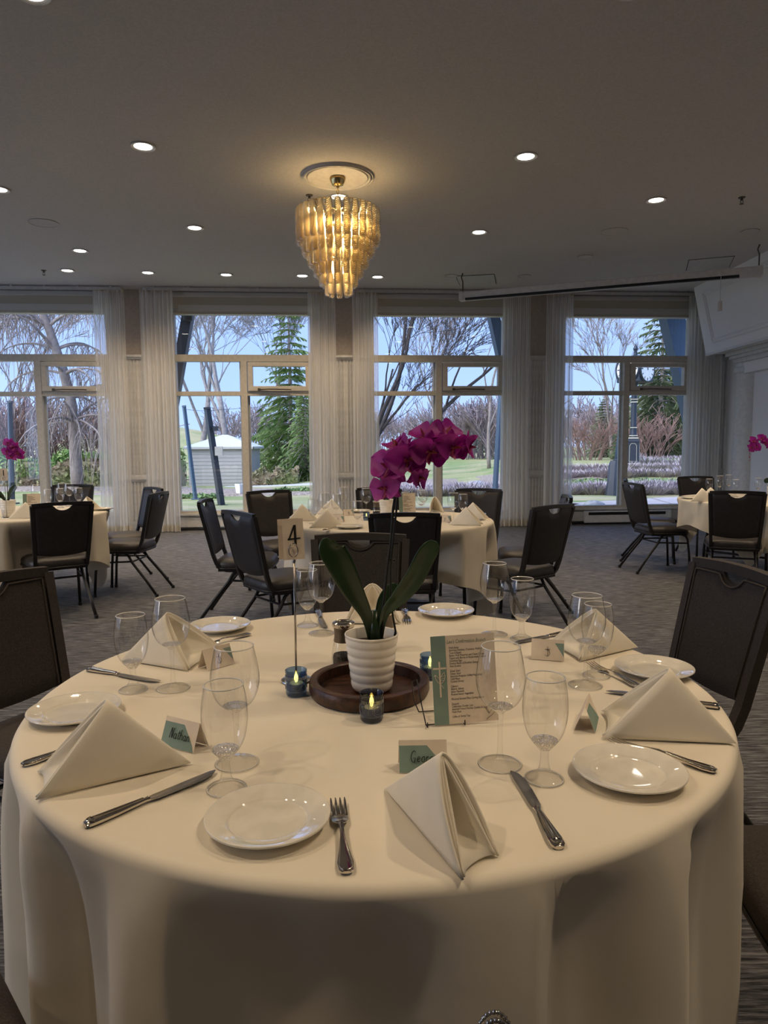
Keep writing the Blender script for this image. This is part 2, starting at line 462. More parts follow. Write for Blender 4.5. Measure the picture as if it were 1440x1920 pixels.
# wainscot of reeded boards with a cap and a chair rail on every pier
for k, (u0, u1) in enumerate([(MULL[i] + HW, MULL[i + 1] - HW) for i in range(3)] + [(-6.9, MULL[0] - HW), (MULL[3] + HW, 5.6)]):
    t = wall_root('trim_%d' % (k + 1), (u0 + u1) / 2)
    w = (u1 - u0) / 2
    f = MB(); f.box2((-w, -0.012, 0), (w, 0, 2.62)); f.build('backing_board', MATS['trim_white'], t)
    n = max(4, int(2 * w / 0.05))
    f0 = None
    for z0, z1 in ((0.16, 0.765), (0.885, 2.615)):
        me = None
        for i in range(n):
            x = -w + (i + .5) * 2 * w / n
            if me is None:
                g = MB(); g.tube([(0, 0, z0), (0, 0, z1)], [0.019, 0.019], 8, True, 1.0)
                o = g.build('reed', MATS['trim_white'], t, smooth=True); me = o.data
            else:
                o = bpy.data.objects.new('reed', me); COL.objects.link(o); o.parent = t
            o.location = (x, -0.010, 0)
    f = MB(); f.box2((-w, -0.035, 0.77), (w, 0, 0.88)); f.box2((-w, -0.05, 0.80), (w, 0, 0.85)); f.build('chair_rail', MATS['trim_white'], t)
    f = MB(); f.box2((-w, -0.05, 2.62), (w, 0, 2.645)); f.box2((-w, -0.07, 2.645), (w, 0, 2.68)); f.build('cap_moulding', MATS['trim_white'], t)
    f = MB(); f.box2((-w, -0.03, 0), (w, 0, 0.15)); f.build('skirting', MATS['trim_white'], t)
    struct(t, 'reeded white wainscot on the pier')

def window(i, mu):
    t = wall_root('window_%d' % (i + 1), mu)
    F = MATS['window_frame']
    f = MB()
    f.box2((-HW, 0, 3.295), (HW, 0.14, 3.345)); f.box2((-HW, 0, 0.25), (-HW + .07, 0.14, 3.3)); f.box2((HW - .07, 0, 0.25), (HW, 0.14, 3.3))
    f.box2((-HW, 0, 0.245), (HW, 0.14, 0.30))
    f.build('outer_frame', F, t)
    f = MB(); f.box2((-HW + .07, 0.0, 2.59), (HW - .07, 0.13, 2.69)); f.build('transom', F, t)
    f = MB(); f.box2((-0.047, 0.0, 0.30), (0.047, 0.13, 2.59)); f.build('mullion', F, t)
    f = MB(); f.box2((-HW + .07, 0.01, 2.072), (-0.047, 0.12, 2.137)); f.build('left_rail', F, t)
    f = MB(); f.box2((0.047, 0.01, 2.072), (HW - .07, 0.12, 2.137)); f.build('right_rail', F, t)
    # opening sash at the upper right, with its own frame, pane, stay and latch
    x0, x1, z0, z1 = 0.06, HW - .075, 2.14, 2.575
    f = MB()
    for a, b in (((x0, z1 - .06), (x1, z1)), ((x0, z0), (x1, z0 + .075)), ((x0, z0 + .075), (x0 + .075, z1 - .06)), ((x1 - .075, z0 + .075), (x1, z1 - .06))):
        f.box2((a[0], -0.02, a[1]), (b[0], 0.09, b[1]))
    s = f.build('opening_sash', F, t, bevel=0.004)
    f = MB(); f.box2((x0 + .07, 0.04, z0 + .07), (x1 - .07, 0.046, z1 - .055)); f.build('pane', MATS['pane_glass'], s)
    f = MB(); f.tube([(x0 + .16, -0.03, z0 + .02), (x0 + .3, -0.045, z0 + .026), (x0 + .66, -0.045, z0 + .02)], 0.008, 6)
    f.box2((x0 + .15, -0.035, z0 + .008), (x0 + .19, -0.018, z0 + .04)); f.build('latch', MATS['handle_bronze'], s)
    for (a, b) in (((-HW + .065, 2.685), (HW - .065, 3.30)), ((-HW + .065, 2.132), (-0.042, 2.595)), ((-HW + .065, 0.295), (-0.042, 2.077)), ((0.042, 0.295), (HW - .065, 2.077))):
        g = MB(); g.box2((a[0], 0.06, a[1]), (b[0], 0.068, b[1])); g.build('pane', MATS['pane_glass'], t)
    # pale outer stop beside the mullion (the bright outside face of the frame)
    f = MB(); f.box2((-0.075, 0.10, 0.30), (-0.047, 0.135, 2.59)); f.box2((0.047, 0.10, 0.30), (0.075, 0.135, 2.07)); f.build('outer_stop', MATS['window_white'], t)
    f = MB(); f.box2((-HW, -0.035, 0.235), (HW, 0.0, 0.262)); f.build('sill', MATS['trim_white'], t)
    f = MB(); f.box2((-HW + .05, -0.012, 0.05), (HW - .05, 0.0, 0.20)); f.build('apron_panel', MATS['trim_white'], t, bevel=0.004)
    f = MB(); f.box2((-HW, -0.02, 0.0), (HW, 0.0, 0.035)); f.build('shadow_line', MATS['black_slot'], t)  # black strip painting the shadow line along the floor
    struct(t, ['tall window furthest left, with the weeping tree outside', 'tall window with the shed outside', 'tall window behind the pink orchid', 'tall window with the street clock outside'][i])
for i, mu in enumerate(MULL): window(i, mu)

# ---- roller blinds pulled up into the window heads
for i, mu in enumerate(MULL):
    b = thing('roller_blind', ['rolled-up beige blind in the head of the leftmost window', 'rolled-up beige blind above the window with the shed', 'beige blind above the window behind the orchid, pale strip showing below', 'rolled-up beige blind above the street clock window'][i], 'blind', WP(mu, 0.05, 0), WA, 'roller blinds')
    f = MB(); f.box2((-HW - .02, -0.01, 3.36), (HW + .02, 0.0, 3.53)); f.build('fabric', MATS['blind_cloth'], b)
    f = MB(); f.box2((-HW + .03, -0.004, 3.32), (HW - .03, 0.004, 3.415)); f.build('lower_strip', MATS['blind_pale'], b, loc=(0.12, -0.016, 0))
    f = MB(); f.tube([(-HW, 0, 3.315), (HW, 0, 3.315)], 0.012, 8); f.build('bottom_bar', MATS['blind_cloth'], b)
    f = MB(); f.box2((-HW - .03, -0.06, 3.53), (HW + .03, 0.02, 3.60)); f.build('cassette', MATS['blind_pale'], b, bevel=0.01)

# ---- curtain rails and sheer curtains
for i, (u0, u1) in enumerate([(-6.5, -3.86), (-3.55, -0.72), (-0.47, 2.27), (2.50, 5.40)]):
    t = thing('curtain_rail', ['curtain rail over the leftmost window', 'curtain rail over the window with the shed', 'curtain rail over the window behind the orchid', 'curtain rail over the window with the clock'][i], 'rail', WP((u0 + u1) / 2, 0.22, 3.60), WA, 'curtain rails')
    w = (u1 - u0) / 2
    f = MB(); f.box2((-w, -0.02, -0.012), (w, 0.02, 0.03)); f.build('track', MATS['rail_metal'], t)
    for k in range(6):
        g = MB(); g.box((-w + .15 + k * (2 * w - .3) / 5, 0, 0.04), (0.03, 0.03, 0.025)); g.build('bracket', MATS['rail_metal'], t)

def curtain(u0, u1, label, seed, lean=0.0, flare=0.05, ztop=3.60):
    rnd = random.Random(seed)
    t = thing('sheer_curtain', label, 'curtain', WP((u0 + u1) / 2, 0.22, 0), WA, 'sheer curtains')
    w = (u1 - u0) / 2
    nf = max(6, int(w * 2 / 0.055))
    ph = [rnd.uniform(0, 6.28) for _ in range(5)]
    am = [rnd.uniform(0.6, 1.2) for _ in range(4)]
    def P(s, v, off=0.0):
        x = (-1 + 2 * s) * w
        x = x * (1 + flare * v) + lean * v
        a = 2 * pi * nf * s
        amp = 0.020 + 0.020 * v
        y = amp * (math.sin(a + ph[0]) * am[0] * .8 + 0.45 * math.sin(a * 0.5 + ph[1] + v * 1.3) + 0.35 * v * math.sin(a * 0.33 + ph[2] + 2 * v))
        x += 0.012 * math.sin(a * 0.7 + ph[3]) * v + 0.006 * math.sin(a * 2 + ph[4])
        return x, y + off
    hem = 0.115
    f = MB()
    f.grid(nf * 8, 22, lambda s, v: (*P(s, v), ztop - (ztop - hem) * v)); f.build('fabric', MATS['curtain_sheer'], t, smooth='all')
    f = MB()
    f.grid(nf * 8, 4, lambda s, v: (*P(s, 1.0), hem - (hem - 0.012) * v)); f.build('hem', MATS['curtain_hem'], t, smooth='all')
    f = MB()
    f.grid(nf * 8, 3, lambda s, v: (P(s, 0)[0], P(s, 0)[1] * (1.15) - 0.004, ztop + 0.012 - 0.05 * v)); f.build('heading_tape', MATS['curtain_hem'], t, smooth='all')
    return t
curtain(-4.27, -3.83, 'sheer curtain to the right of the leftmost window', 1, -0.03)
curtain(-3.60, -3.12, 'sheer curtain to the left of the window with the shed', 2, 0.0)
curtain(-1.14, -0.73, 'sheer curtain to the right of the window with the shed', 3, 0.0)
curtain(-0.48, -0.09, 'sheer curtain to the left of the window behind the orchid', 4, 0.0)
curtain(1.83, 2.27, 'sheer curtain to the right of the window behind the orchid', 5, 0.0)
curtain(2.51, 2.94, 'sheer curtain to the left of the window with the clock', 6, 0.0)
curtain(4.80, 5.38, 'sheer curtain in the right corner under the bulkhead', 7, 0.02, 0.02)

# ---- baseboard heater under the clock window
t = thing('baseboard_heater', 'long low white baseboard heater under the clock window', 'heater', WP(3.95, 0.035, 0), WA)
f = MB(); f.box2((-0.72, -0.07, 0.03), (0.72, 0, 0.215)); f.build('casing', MATS['trim_white'], t, bevel=0.008)
f = MB(); f.box2((-0.66, -0.074, 0.155), (0.62, -0.06, 0.20)); f.build('outlet_slot', MATS['black_slot'], t)
f = MB(); f.box2((-0.72, -0.05, 0.0), (0.72, -0.005, 0.03)); f.build('foot_gap', MATS['black_slot'], t)
f = MB(); f.box2((0.66, -0.076, 0.04), (0.715, -0.06, 0.21)); f.build('end_cover', MATS['window_white'], t)

# ---- sloped bulkhead along the right side, with panel moulding, crown and round column
bk = bpy.data.objects.new('trim_6', None); COL.objects.link(bk)
ya, yb = 11.08, 3.0
def slab(f, y0, y1, xt, xb, zt, zb, dx):
    f.add([(xt, y0, zt), (xt, y1, zt), (xb, y0, zb), (xb, y1, zb), (xt + dx, y0, zt), (xt + dx, y1, zt), (xb + dx, y0, zb), (xb + dx, y1, zb)],
          [(0, 2, 3, 1), (4, 5, 7, 6), (0, 1, 5, 4), (2, 6, 7, 3), (0, 4, 6, 2), (1, 3, 7, 5)])
f = MB(); f.add([(4.74, ya, 3.65), (4.72, yb, 3.65), (4.98, ya + .05, 2.66), (4.96, yb, 2.66), (5.56, ya, 3.65), (5.56, yb, 3.65), (5.56, ya + .05, 2.66), (5.56, yb, 2.66)],
    [(0, 2, 3, 1), (4, 5, 7, 6), (0, 1, 5, 4), (2, 6, 7, 3), (0, 4, 6, 2), (1, 3, 7, 5)])
f.build('bulkhead', MATS['wall_grey'], bk)
def on_bulk(y, z, out):
    k = (3.65 - z) / 0.99
    return Vector((4.74 + 0.24 * k - 0.02 * (ya - y) / (ya - yb) - out, y, z))
def mould(name, pts, r):
    f = MB(); f.tube(pts, r, 6, True); f.build(name, MATS['wall_grey'], bk)
for rr, inset in ((0.022, 0.0), (0.012, 0.045)):
    zt, zb, y1, y0 = 3.52 - inset, 2.80 + inset, 10.82 - inset, 6.2
    mould('panel_moulding', [on_bulk(y0, zt, .004), on_bulk(y1, zt, .004)], rr)
    mould('panel_moulding', [on_bulk(y0, zb, .004), on_bulk(y1, zb, .004)], rr)
    mould('panel_moulding', [on_bulk(y1, zt, .004), on_bulk(y1 + .0, zb, .004)], rr)
f = MB(); f.box2((4.965, yb, 2.63), (5.02, ya + .03, 2.665)); f.build('lower_lip', MATS['trim_white'], bk)
struct(bk, 'panelled bulkhead sloping out along the right side')
cr = bpy.data.objects.new('trim_7', None); COL.objects.link(cr)
f = MB(); f.box2((5.35, yb, 2.50), (5.56, 11.0, 2.56)); f.box2((5.28, yb, 2.56), (5.56, 11.0, 2.60)); f.box2((5.22, yb, 2.60), (5.56, 11.0, 2.66)); f.build('crown', MATS['trim_white'], cr)
f = MB(); f.box2((5.42, yb, 2.34), (5.56, 10.9, 2.50)); f.build('frieze', MATS['wall_grey'], cr)
struct(cr, 'crown moulding under the bulkhead')
co = struct(MB().lathe([(0, 0), (0.20, 0), (0.20, 2.34), (0.225, 2.37), (0.225, 2.42), (0.20, 2.45), (0.20, 2.66), (0, 2.66)], 32).build('trim_8', MATS['window_white'], None, smooth=True, loc=(5.58, 10.95, 0)), 'round white column in the right corner')

# ---- projector screen case hanging from the ceiling
A = Vector((1.10, 10.05, 3.335)); B = Vector((4.50, 8.70, 3.335))
d = (B - A).normalized()
t = thing('projection_screen', 'long white projector screen case hung under the ceiling', 'screen', (A + B) / 2, math.atan2(d.y, d.x))
h = (B - A).length / 2
f = MB(); f.box2((-h, -0.06, -0.055), (h, 0.06, 0.055)); f.build('case', MATS['screen_case'], t, bevel=0.012)
f = MB(); f.box2((-h + .06, -0.066, -0.060), (h - .22, -0.02, -0.030)); f.build('screen_slot', MATS['black_slot'], t)
for s in (-1, 1):
    f = MB(); f.box2((s * h - .03, -0.065, -0.06), (s * h + .03, 0.065, 0.06)); f.build('end_cap', MATS['screen_case'], t, bevel=0.008)
    f = MB(); f.tube([(s * (h - .01), 0, 0.05), (s * (h - .01), 0.0, 0.20), (s * (h - .01) - .02, 0, 0.26), (s * (h - .01), 0, 0.315)], 0.009, 6); f.build('hanging_hook', MATS['handle_bronze'], t)
f = MB(); f.tube([(h - .42, -0.07, 0.06), (h - .42, -0.08, -0.15), (h - .42, -0.08, -0.33)], 0.004, 5); f.build('pull_cord', MATS['screen_case'], t)
f = MB(); f.lathe([(0, -.44), (0.028, -.44), (0.022, -.33), (0, -.33)], 10, (h - .42, -0.08, 0)); f.build('pull_tassel', MATS['screen_case'], t, smooth=True)

# ---- recessed downlights, dead lamps, speakers, hatches, sprinklers
def light_disc(x, y, label, lit=True, s=1.0, group=None):
    t = thing('downlight', label, 'ceiling light', (x, y, CEIL), 0, group)
    f = MB(); f.lathe([(0.075 * s, 0), (0.098 * s, -0.003), (0.10 * s, -0.008), (0.094 * s, -0.011), (0.074 * s, -0.006), (0.070 * s, -0.002)], 28); f.build('trim_ring', MATS['ceiling_white'], t, smooth=True)
    f = MB(); f.lathe([(0, -0.004), (0.068 * s, -0.004), (0.068 * s, -0.0035), (0, -0.0035)], 28); f.build('lens', MATS['lamp_disc' if lit else 'ceiling_white'], t)
    if lit:
        l = bpy.data.lights.new('downlight_lamp', 'SPOT'); l.energy = DOWNLIGHT_W; l.color = LAMP_COL
        l.spot_size = R(125); l.spot_blend = 0.9; l.shadow_soft_size = 0.06
        o = bpy.data.objects.new('downlight_lamp', l); COL.objects.link(o); o.parent = t; o.location = (0, 0, -0.02)
    return t
LIT = [(-1.864, 5.80, 'lit downlight up left of the chandelier, the biggest lamp'), (1.179, 6.05, 'lit downlight up right of the chandelier'),
       (2.653, 7.12, 'lit downlight at far right of the ceiling'), (1.074, 8.13, 'lit downlight right of the chandelier, level with its lower half'),
       (-2.017, 7.90, 'lit downlight left of the chandelier, level with its middle'), (-3.622, 8.77, 'lit downlight second from left in the upper of the two rear rows'),
       (-4.20, 9.73, 'leftmost lit downlight in the row along the windows'), (-3.176, 9.88, 'second lit downlight from the left in the row along the windows'),
       (-2.148, 10.03, 'third lit downlight from the left in the row along the windows'), (-1.11, 10.12, 'lit window-row downlight just left of the chandelier tip'),
       (-0.067, 10.22, 'lit window-row downlight just right of the chandelier tip'), (-3.484, 6.71, 'lit downlight cut by the left edge of the photo'),
       (-0.408, 6.97, 'lit downlight right behind the chandelier chain')]
for x, y, lb in LIT: light_disc(x, y, lb, True, 1.0, 'lit downlights')
for x, y, lb in [(-1.8, 3.9, 'above the left of the nearest table\'s far edge'), (1.3, 3.9, 'above the right of the nearest table\'s far edge'), (-3.6, 4.4, 'high over the left table'), (3.2, 4.6, 'high in front of the right table'),
                 (-1.9, 1.8, 'high over the left chair'), (1.7, 1.8, 'high over the right chair'), (-1.8, 0.45, 'added as fill overhead left of the camera'), (1.5, 0.45, 'added as fill overhead right of the camera'), (4.0, 6.2, 'added as fill off to the right before the bulkhead'), (4.3, 3.2, 'added as fill off to the right near the side wall'), (-1.8, -2.4, 'added as fill behind the camera at left'), (1.5, -2.4, 'added as fill behind the camera at right')]:  # lamps at the camera and along the right are unseen, added as fill
    light_disc(x, y, 'ceiling downlight out of the picture, ' + lb, True, 1.0, 'downlights outside the picture')
for x, y, lb in [(4.10, 8.16, 'unlit round ceiling lamp at far right edge'), (2.561, 9.21, 'unlit round ceiling lamp above the middle of the screen case'), (0.954, 10.18, 'unlit round ceiling lamp above the left end of the screen case'), (1.988, 10.22, 'unlit ceiling lamp just behind the left half of the screen case')]:
    light_disc(x, y, lb, False, 0.95, 'unlit ceiling lamps')
for x, y, lb in [(-3.546, 7.70, 'flat round speaker cover in the ceiling at left'), (2.581, 8.145, 'flat round speaker cover in the ceiling at right')]:
    t = thing('ceiling_speaker', lb, 'speaker', (x, y, CEIL), 0, 'ceiling speakers')
    f = MB(); f.lathe([(0.14, 0), (0.152, -0.002), (0.154, -0.006), (0.143, -0.007), (0.138, -0.004)], 32); f.build('ring', MATS['ceiling_paint'], t, smooth=True)
    f = MB(); f.lathe([(0, -0.004), (0.139, -0.003)], 32); f.build('grille', MATS['ceiling_paint'], t, smooth=True)
for (x, y), rz, lb in [((4.30, 9.6), -0.35, 'square access panel in the ceiling near the bulkhead'), ((1.35, 10.45), -0.2, 'small access panel in the ceiling behind the screen case')]:
    t = thing('ceiling_hatch', lb, 'panel', (x, y, CEIL), rz, 'ceiling access panels')
    f = MB(); f.box2((-.26, -.3, -0.008), (.26, .3, 0)); f.build('panel', MATS['ceiling_white'], t)
    f = MB()
    for a, b in (((-.27, -.31), (-.26, .31)), ((.26, -.31), (.27, .31)), ((-.26, .30), (.26, .31)), ((-.26, -.31), (.26, -.30))): f.box2((*a, -0.004), (*b, 0))
    f.build('joint', MATS['black_slot'], t)
for x, y, lb in [(-0.681, 6.92, 'bronze sprinkler head beside the chandelier'), (3.454, 7.065, 'dark sprinkler head at far right of the ceiling'), (-4.509, 9.72, 'dark sprinkler head at far left near the windows')]:
    t = thing('sprinkler', lb, 'sprinkler', (x, y, CEIL), 0, 'sprinkler heads')
    f = MB(); f.lathe([(0, 0), (0.035, 0), (0.03, -0.008), (0.012, -0.01), (0.012, -0.03), (0, -0.03)], 14); f.build('rose', MATS['handle_bronze'], t, smooth=True)
    f = MB(); f.tube([(-.012, 0, -.03), (-.014, 0, -.045), (0, 0, -.06)], 0.003, 5); f.tube([(.012, 0, -.03), (.014, 0, -.045), (0, 0, -.06)], 0.003, 5); f.build('yoke', MATS['handle_bronze'], t)
    f = MB(); f.lathe([(0, -.060), (0.02, -.061), (0.02, -.064), (0, -.065)], 12); f.build('deflector', MATS['handle_bronze'], t)

# ---- chandelier
cx, cy = -0.385, 6.45
t = struct(thing('trim_9', None, None, (cx, cy, CEIL)), 'round plaster ceiling medallion above the chandelier')
f = MB(); f.lathe([(0, -.012), (0.235, -.012), (0.25, -.022), (0.262, -.022), (0.27, -.014), (0.275, -.014), (0.283, -.026), (0.296, -.026), (0.302, -.014), (0.306, -.014), (0.312, -.018), (0.316, -.008), (0.318, 0)], 48); f.build('medallion', MATS['ceiling_white'], t, smooth=True)
def tube_mat():
    m, nt, out = nodes_mat('chandelier_glass')
    tr = nt.nodes.new('ShaderNodeBsdfTransparent'); tr.inputs[0].default_value = (1.0, 0.93, 0.76, 1)
    tl = nt.nodes.new('ShaderNodeBsdfTranslucent'); tl.inputs[0].default_value = (1.0, 0.92, 0.70, 1)
    gl = nt.nodes.new('ShaderNodeBsdfGlossy'); gl.inputs['Roughness'].default_value = 0.12
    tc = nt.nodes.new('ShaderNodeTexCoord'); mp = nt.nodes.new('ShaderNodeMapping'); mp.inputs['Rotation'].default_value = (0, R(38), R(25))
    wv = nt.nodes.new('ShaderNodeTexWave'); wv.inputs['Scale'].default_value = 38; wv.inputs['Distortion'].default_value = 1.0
    bp = nt.nodes.new('ShaderNodeBump'); bp.inputs['Strength'].default_value = 0.9; bp.inputs['Distance'].default_value = 0.004
    fr = nt.nodes.new('ShaderNodeFresnel'); fr.inputs[0].default_value = 1.3
    mr = nt.nodes.new('ShaderNodeMapRange'); mr.inputs['To Min'].default_value = 0.45; mr.inputs['To Max'].default_value = 0.85
    a = nt.nodes.new('ShaderNodeMixShader'); b = nt.nodes.new('ShaderNodeMixShader')
    L = nt.links
    L.new(tc.outputs['Object'], mp.inputs[0]); L.new(mp.outputs[0], wv.inputs['Vector']); L.new(wv.outputs['Fac'], bp.inputs['Height'])
    for s in (tl, gl, fr): L.new(bp.outputs[0], s.inputs['Normal'])
    cr = nt.nodes.new('ShaderNodeMixRGB'); cr.inputs[1].default_value = (0.80, 0.58, 0.28, 1); cr.inputs[2].default_value = (1.0, 0.95, 0.80, 1)  # amber and pale stripes paint the light on the glass ridges
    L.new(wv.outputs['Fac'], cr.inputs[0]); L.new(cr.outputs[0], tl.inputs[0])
    L.new(wv.outputs['Fac'], mr.inputs['Value']); L.new(mr.outputs[0], a.inputs[0])
    L.new(tr.outputs[0], a.inputs[1]); L.new(tl.outputs[0], a.inputs[2])
    L.new(fr.outputs[0], b.inputs[0]); L.new(a.outputs[0], b.inputs[1]); L.new(gl.outputs[0], b.inputs[2]); L.new(b.outputs[0], out.inputs[0])
    return m
tube_mat()
t = thing('chandelier', 'tiered amber glass tube chandelier glowing under a round medallion', 'chandelier', (cx, cy, 0))
f = MB(); f.lathe([(0, 3.635), (0.068, 3.635), (0.07, 3.625), (0.064, 3.605), (0.05, 3.575), (0.034, 3.568), (0.02, 3.565), (0.012, 3.55), (0, 3.55)], 24); f.build('canopy', MATS['brass'], t, smooth=True)
f = MB()
for k in range(7):
    z = 3.545 - k * 0.028
    pts = [(0.010 * math.cos(a) * (1 if k % 2 else 0) , 0.010 * math.cos(a) * (0 if k % 2 else 1), z + 0.018 * math.sin(a)) for a in [2 * pi * j / 10 for j in range(11)]]
    f.tube(pts, 0.003, 5, False)
f.build('chain', MATS['brass'], t)
TIERS = [(0.346, 3.365, 29), (0.296, 3.265, 25), (0.245, 3.170, 21), (0.195, 3.085, 16), (0.147, 3.005, 12), (0.097, 2.925, 8)]
f = MB()
for r, z, n in TIERS:
    f.tube([(r * math.cos(a), r * math.sin(a), z - 0.006) for a in [2 * pi * j / 40 for j in range(41)]], 0.004, 5, False)
for j in range(6):
    a = 2 * pi * j / 6
    f.tube([(0, 0, 3.36)] + [(r * math.cos(a), r * math.sin(a), z - 0.006) for r, z, n in TIERS], 0.004, 5)
f.tube([(0, 0, 3.37), (0, 0, 2.95)], 0.010, 8)
f.build('frame', MATS['brass'], t)
me = None
for r, z, n in TIERS:
    for k in range(n):
        a = 2 * pi * k / n
        if me is None:
            g = MB(); g.lathe([(0.0, 0.0), (0.018, -0.002), (0.028, -0.014), (0.029, -0.10), (0.029, -0.20), (0.028, -0.284), (0.018, -0.298), (0.0, -0.300)], 12)
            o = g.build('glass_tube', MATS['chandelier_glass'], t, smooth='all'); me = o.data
        else:
            o = bpy.data.objects.new('glass_tube', me); COL.objects.link(o); o.parent = t
        o.location = (r * math.cos(a), r * math.sin(a), z); o.rotation_euler = (0, 0, a)
for k in range(16):
    if k < 10: a, rr, z = 2 * pi * k / 10, 0.24, 3.27
    elif k < 14: a, rr, z = 2 * pi * k / 4 + .4, 0.13, 3.06
    else: a, rr, z = 0, 0.0, (2.90 if k == 14 else 3.25)
    c = (rr * math.cos(a), rr * math.sin(a), z)
    g = MB(); g.lathe([(0, 0.03), (0.012, 0.02), (0.019, 0.0), (0.014, -0.022), (0, -0.03)], 10, c); bm_ = g.build('light_bulb', MATS['bulb'], t, smooth=True)
    g = MB(); g.lathe([(0, 0.06), (0.016, 0.058), (0.021, 0.03), (0.019, 0.018)], 10, c); g.build('socket', MATS['brass'], bm_, smooth=True)
    # hanging bulbs shine down out of their sockets; middle one added for ceiling glow
    l = bpy.data.lights.new('bulb_light', 'SPOT' if k < 15 else 'POINT'); l.energy = BULB_W if k < 15 else 11.0; l.color = (1.0, 0.68, 0.32); l.shadow_soft_size = 0.03
    if k < 15: l.spot_size = R(178); l.spot_blend = 0.15
    o = bpy.data.objects.new('bulb_light', l); COL.objects.link(o); o.parent = t; o.location = (c[0], c[1], z - 0.05 if k < 15 else z + .08)
# ------------------------------------------------------------------ outdoors
def sm(a, b, x):
    t = max(0.0, min(1.0, (x - a) / (b - a))); return t * t * (3 - 2 * t)
def gz(x, y):
    z = -0.06
    z += 0.62 * sm(17.5, 28, y) * sm(2.5, 7, x) * (1 - 0.9 * sm(34, 50, y))
    z -= 0.30 * sm(22, 30, y) * sm(-1, -5, x) * (1 - sm(38, 60, y)) * (1 - sm(-9, -11, x))
    z += 0.5 * sm(40, 60, y)
    z += 2.6 * math.exp(-((x + 20) / 9) ** 2 - ((y - 62) / 12) ** 2)
    return z
mat('lawn', (0.20, 0.27, 0.085), 0.95, col2=(0.42, 0.37, 0.20), scale=0.35, lo=0.38, hi=0.62, bump=0.5, bscale=40, detail=8)
mat('lawn_tan', (0.50, 0.44, 0.27), 0.95, col2=(0.33, 0.35, 0.16), scale=0.7, bump=0.5, bscale=40, detail=8)
mat('mulch', (0.22, 0.16, 0.12), 0.95, col2=(0.42, 0.36, 0.31), scale=16, bump=0.8, bscale=40, detail=8)
mat('paving', (0.55, 0.49, 0.47), 0.9, col2=(0.48, 0.43, 0.42), scale=5, bump=0.1, bscale=60)
mat('slab_pale', (0.56, 0.55, 0.52), 0.9, col2=(0.49, 0.48, 0.46), scale=5)
mat('bark', (0.24, 0.20, 0.185), 0.9, col2=(0.32, 0.27, 0.255), scale=8, bump=0.5, bscale=30)
mat('bark_dark', (0.035, 0.03, 0.03), 0.9, col2=(0.06, 0.05, 0.05), scale=8)
mat('bark_grey', (0.38, 0.345, 0.33), 0.9, col2=(0.28, 0.255, 0.25), scale=8)
mat('twig_red', (0.22, 0.12, 0.10), 0.9, col2=(0.28, 0.18, 0.15), scale=3)
mat('twig_haze', (0.27, 0.215, 0.225), 0.9, col2=(0.22, 0.18, 0.20), scale=2)  # greyed mauve paints distance haze into the far twigs
mat('spruce', (0.15, 0.26, 0.07), 0.8, col2=(0.30, 0.40, 0.15), scale=2.5)
mat('spruce_olive', (0.085, 0.125, 0.05), 0.8, col2=(0.15, 0.20, 0.085), scale=2.5)
mat('spruce_blue', (0.09, 0.19, 0.17), 0.8, col2=(0.14, 0.25, 0.22), scale=2.5)
mat('hedge_green', (0.12, 0.24, 0.05), 0.8, col2=(0.30, 0.40, 0.13), scale=1.6)
mat('hedge_brown', (0.34, 0.27, 0.18), 0.9, col2=(0.22, 0.25, 0.10), scale=1.6)
mat('lavender', (0.36, 0.30, 0.33), 0.9, col2=(0.47, 0.42, 0.44), scale=3)
mat('ground_ivy', (0.12, 0.22, 0.07), 0.85, col2=(0.20, 0.30, 0.12), scale=3)
mat('pole_blue', (0.075, 0.13, 0.21), 0.45, 0.2)
mat('pole_dark', (0.045, 0.055, 0.075), 0.5, 0.2)
mat('siding', (0.50, 0.48, 0.46), 0.8, col2=(0.465, 0.445, 0.43), scale=4)
mat('shed_roof', (0.70, 0.74, 0.74), 0.8)
mat('shed_trim', (0.62, 0.60, 0.56), 0.7)
mat('clock_green', (0.018, 0.028, 0.045), 0.4, 0.2)
mat('clock_gold', (0.62, 0.58, 0.45), 0.4, 0.3)
mat('clock_face', (0.86, 0.88, 0.92), 0.5)
mat('stone', (0.45, 0.45, 0.46), 0.9, col2=(0.30, 0.31, 0.33), scale=6, bump=0.5, bscale=8)

# ground: lawn sheet with gentle rises, planting beds, paving, slabs
xs = [-60 + 2.0 * i for i in range(61)]
ys = [11.6, 12.5, 14, 15.5, 17, 18, 19, 20, 21.5, 23, 24.5, 26, 28, 30, 33, 36, 40, 45, 50, 56, 62, 70, 80, 95, 120]
f = MB(); f.grid(61, len(ys), lambda u, v: (xs[round(u * 60)], ys[round(v * (len(ys) - 1))], gz(xs[round(u * 60)], ys[round(v * (len(ys) - 1))])))
struct(f.build('lawn_ground', MATS['lawn'], smooth='all'), 'lawn rising gently away from the house')
def patch(name, poly, m, label, dz=0.02, n=1):
    c = (sum(p[0] for p in poly) / len(poly), sum(p[1] for p in poly) / len(poly))
    vs = []; fs = []; K = len(poly); RN = 6
    for r in range(RN + 1):
        for p in poly:
            x = c[0] + (p[0] - c[0]) * r / RN; y = c[1] + (p[1] - c[1]) * r / RN
            vs.append((x, y, gz(x, y) + (dz if r < RN else -0.05)))
    for r in range(RN):
        for k in range(K): fs.append((r * K + k, r * K + (k + 1) % K, (r + 1) * K + (k + 1) % K, (r + 1) * K + k))
    f = MB(); f.add(vs, fs); return struct(f.build(name, m, smooth='all'), label)
def blob(cx, cy, rx, ry, n=28, jit=0.08, seed=0):
    r = random.Random(seed); return [(cx + rx * math.cos(2 * pi * k / n) * (1 + r.uniform(-jit, jit)), cy + ry * math.sin(2 * pi * k / n) * (1 + r.uniform(-jit, jit))) for k in range(n)]
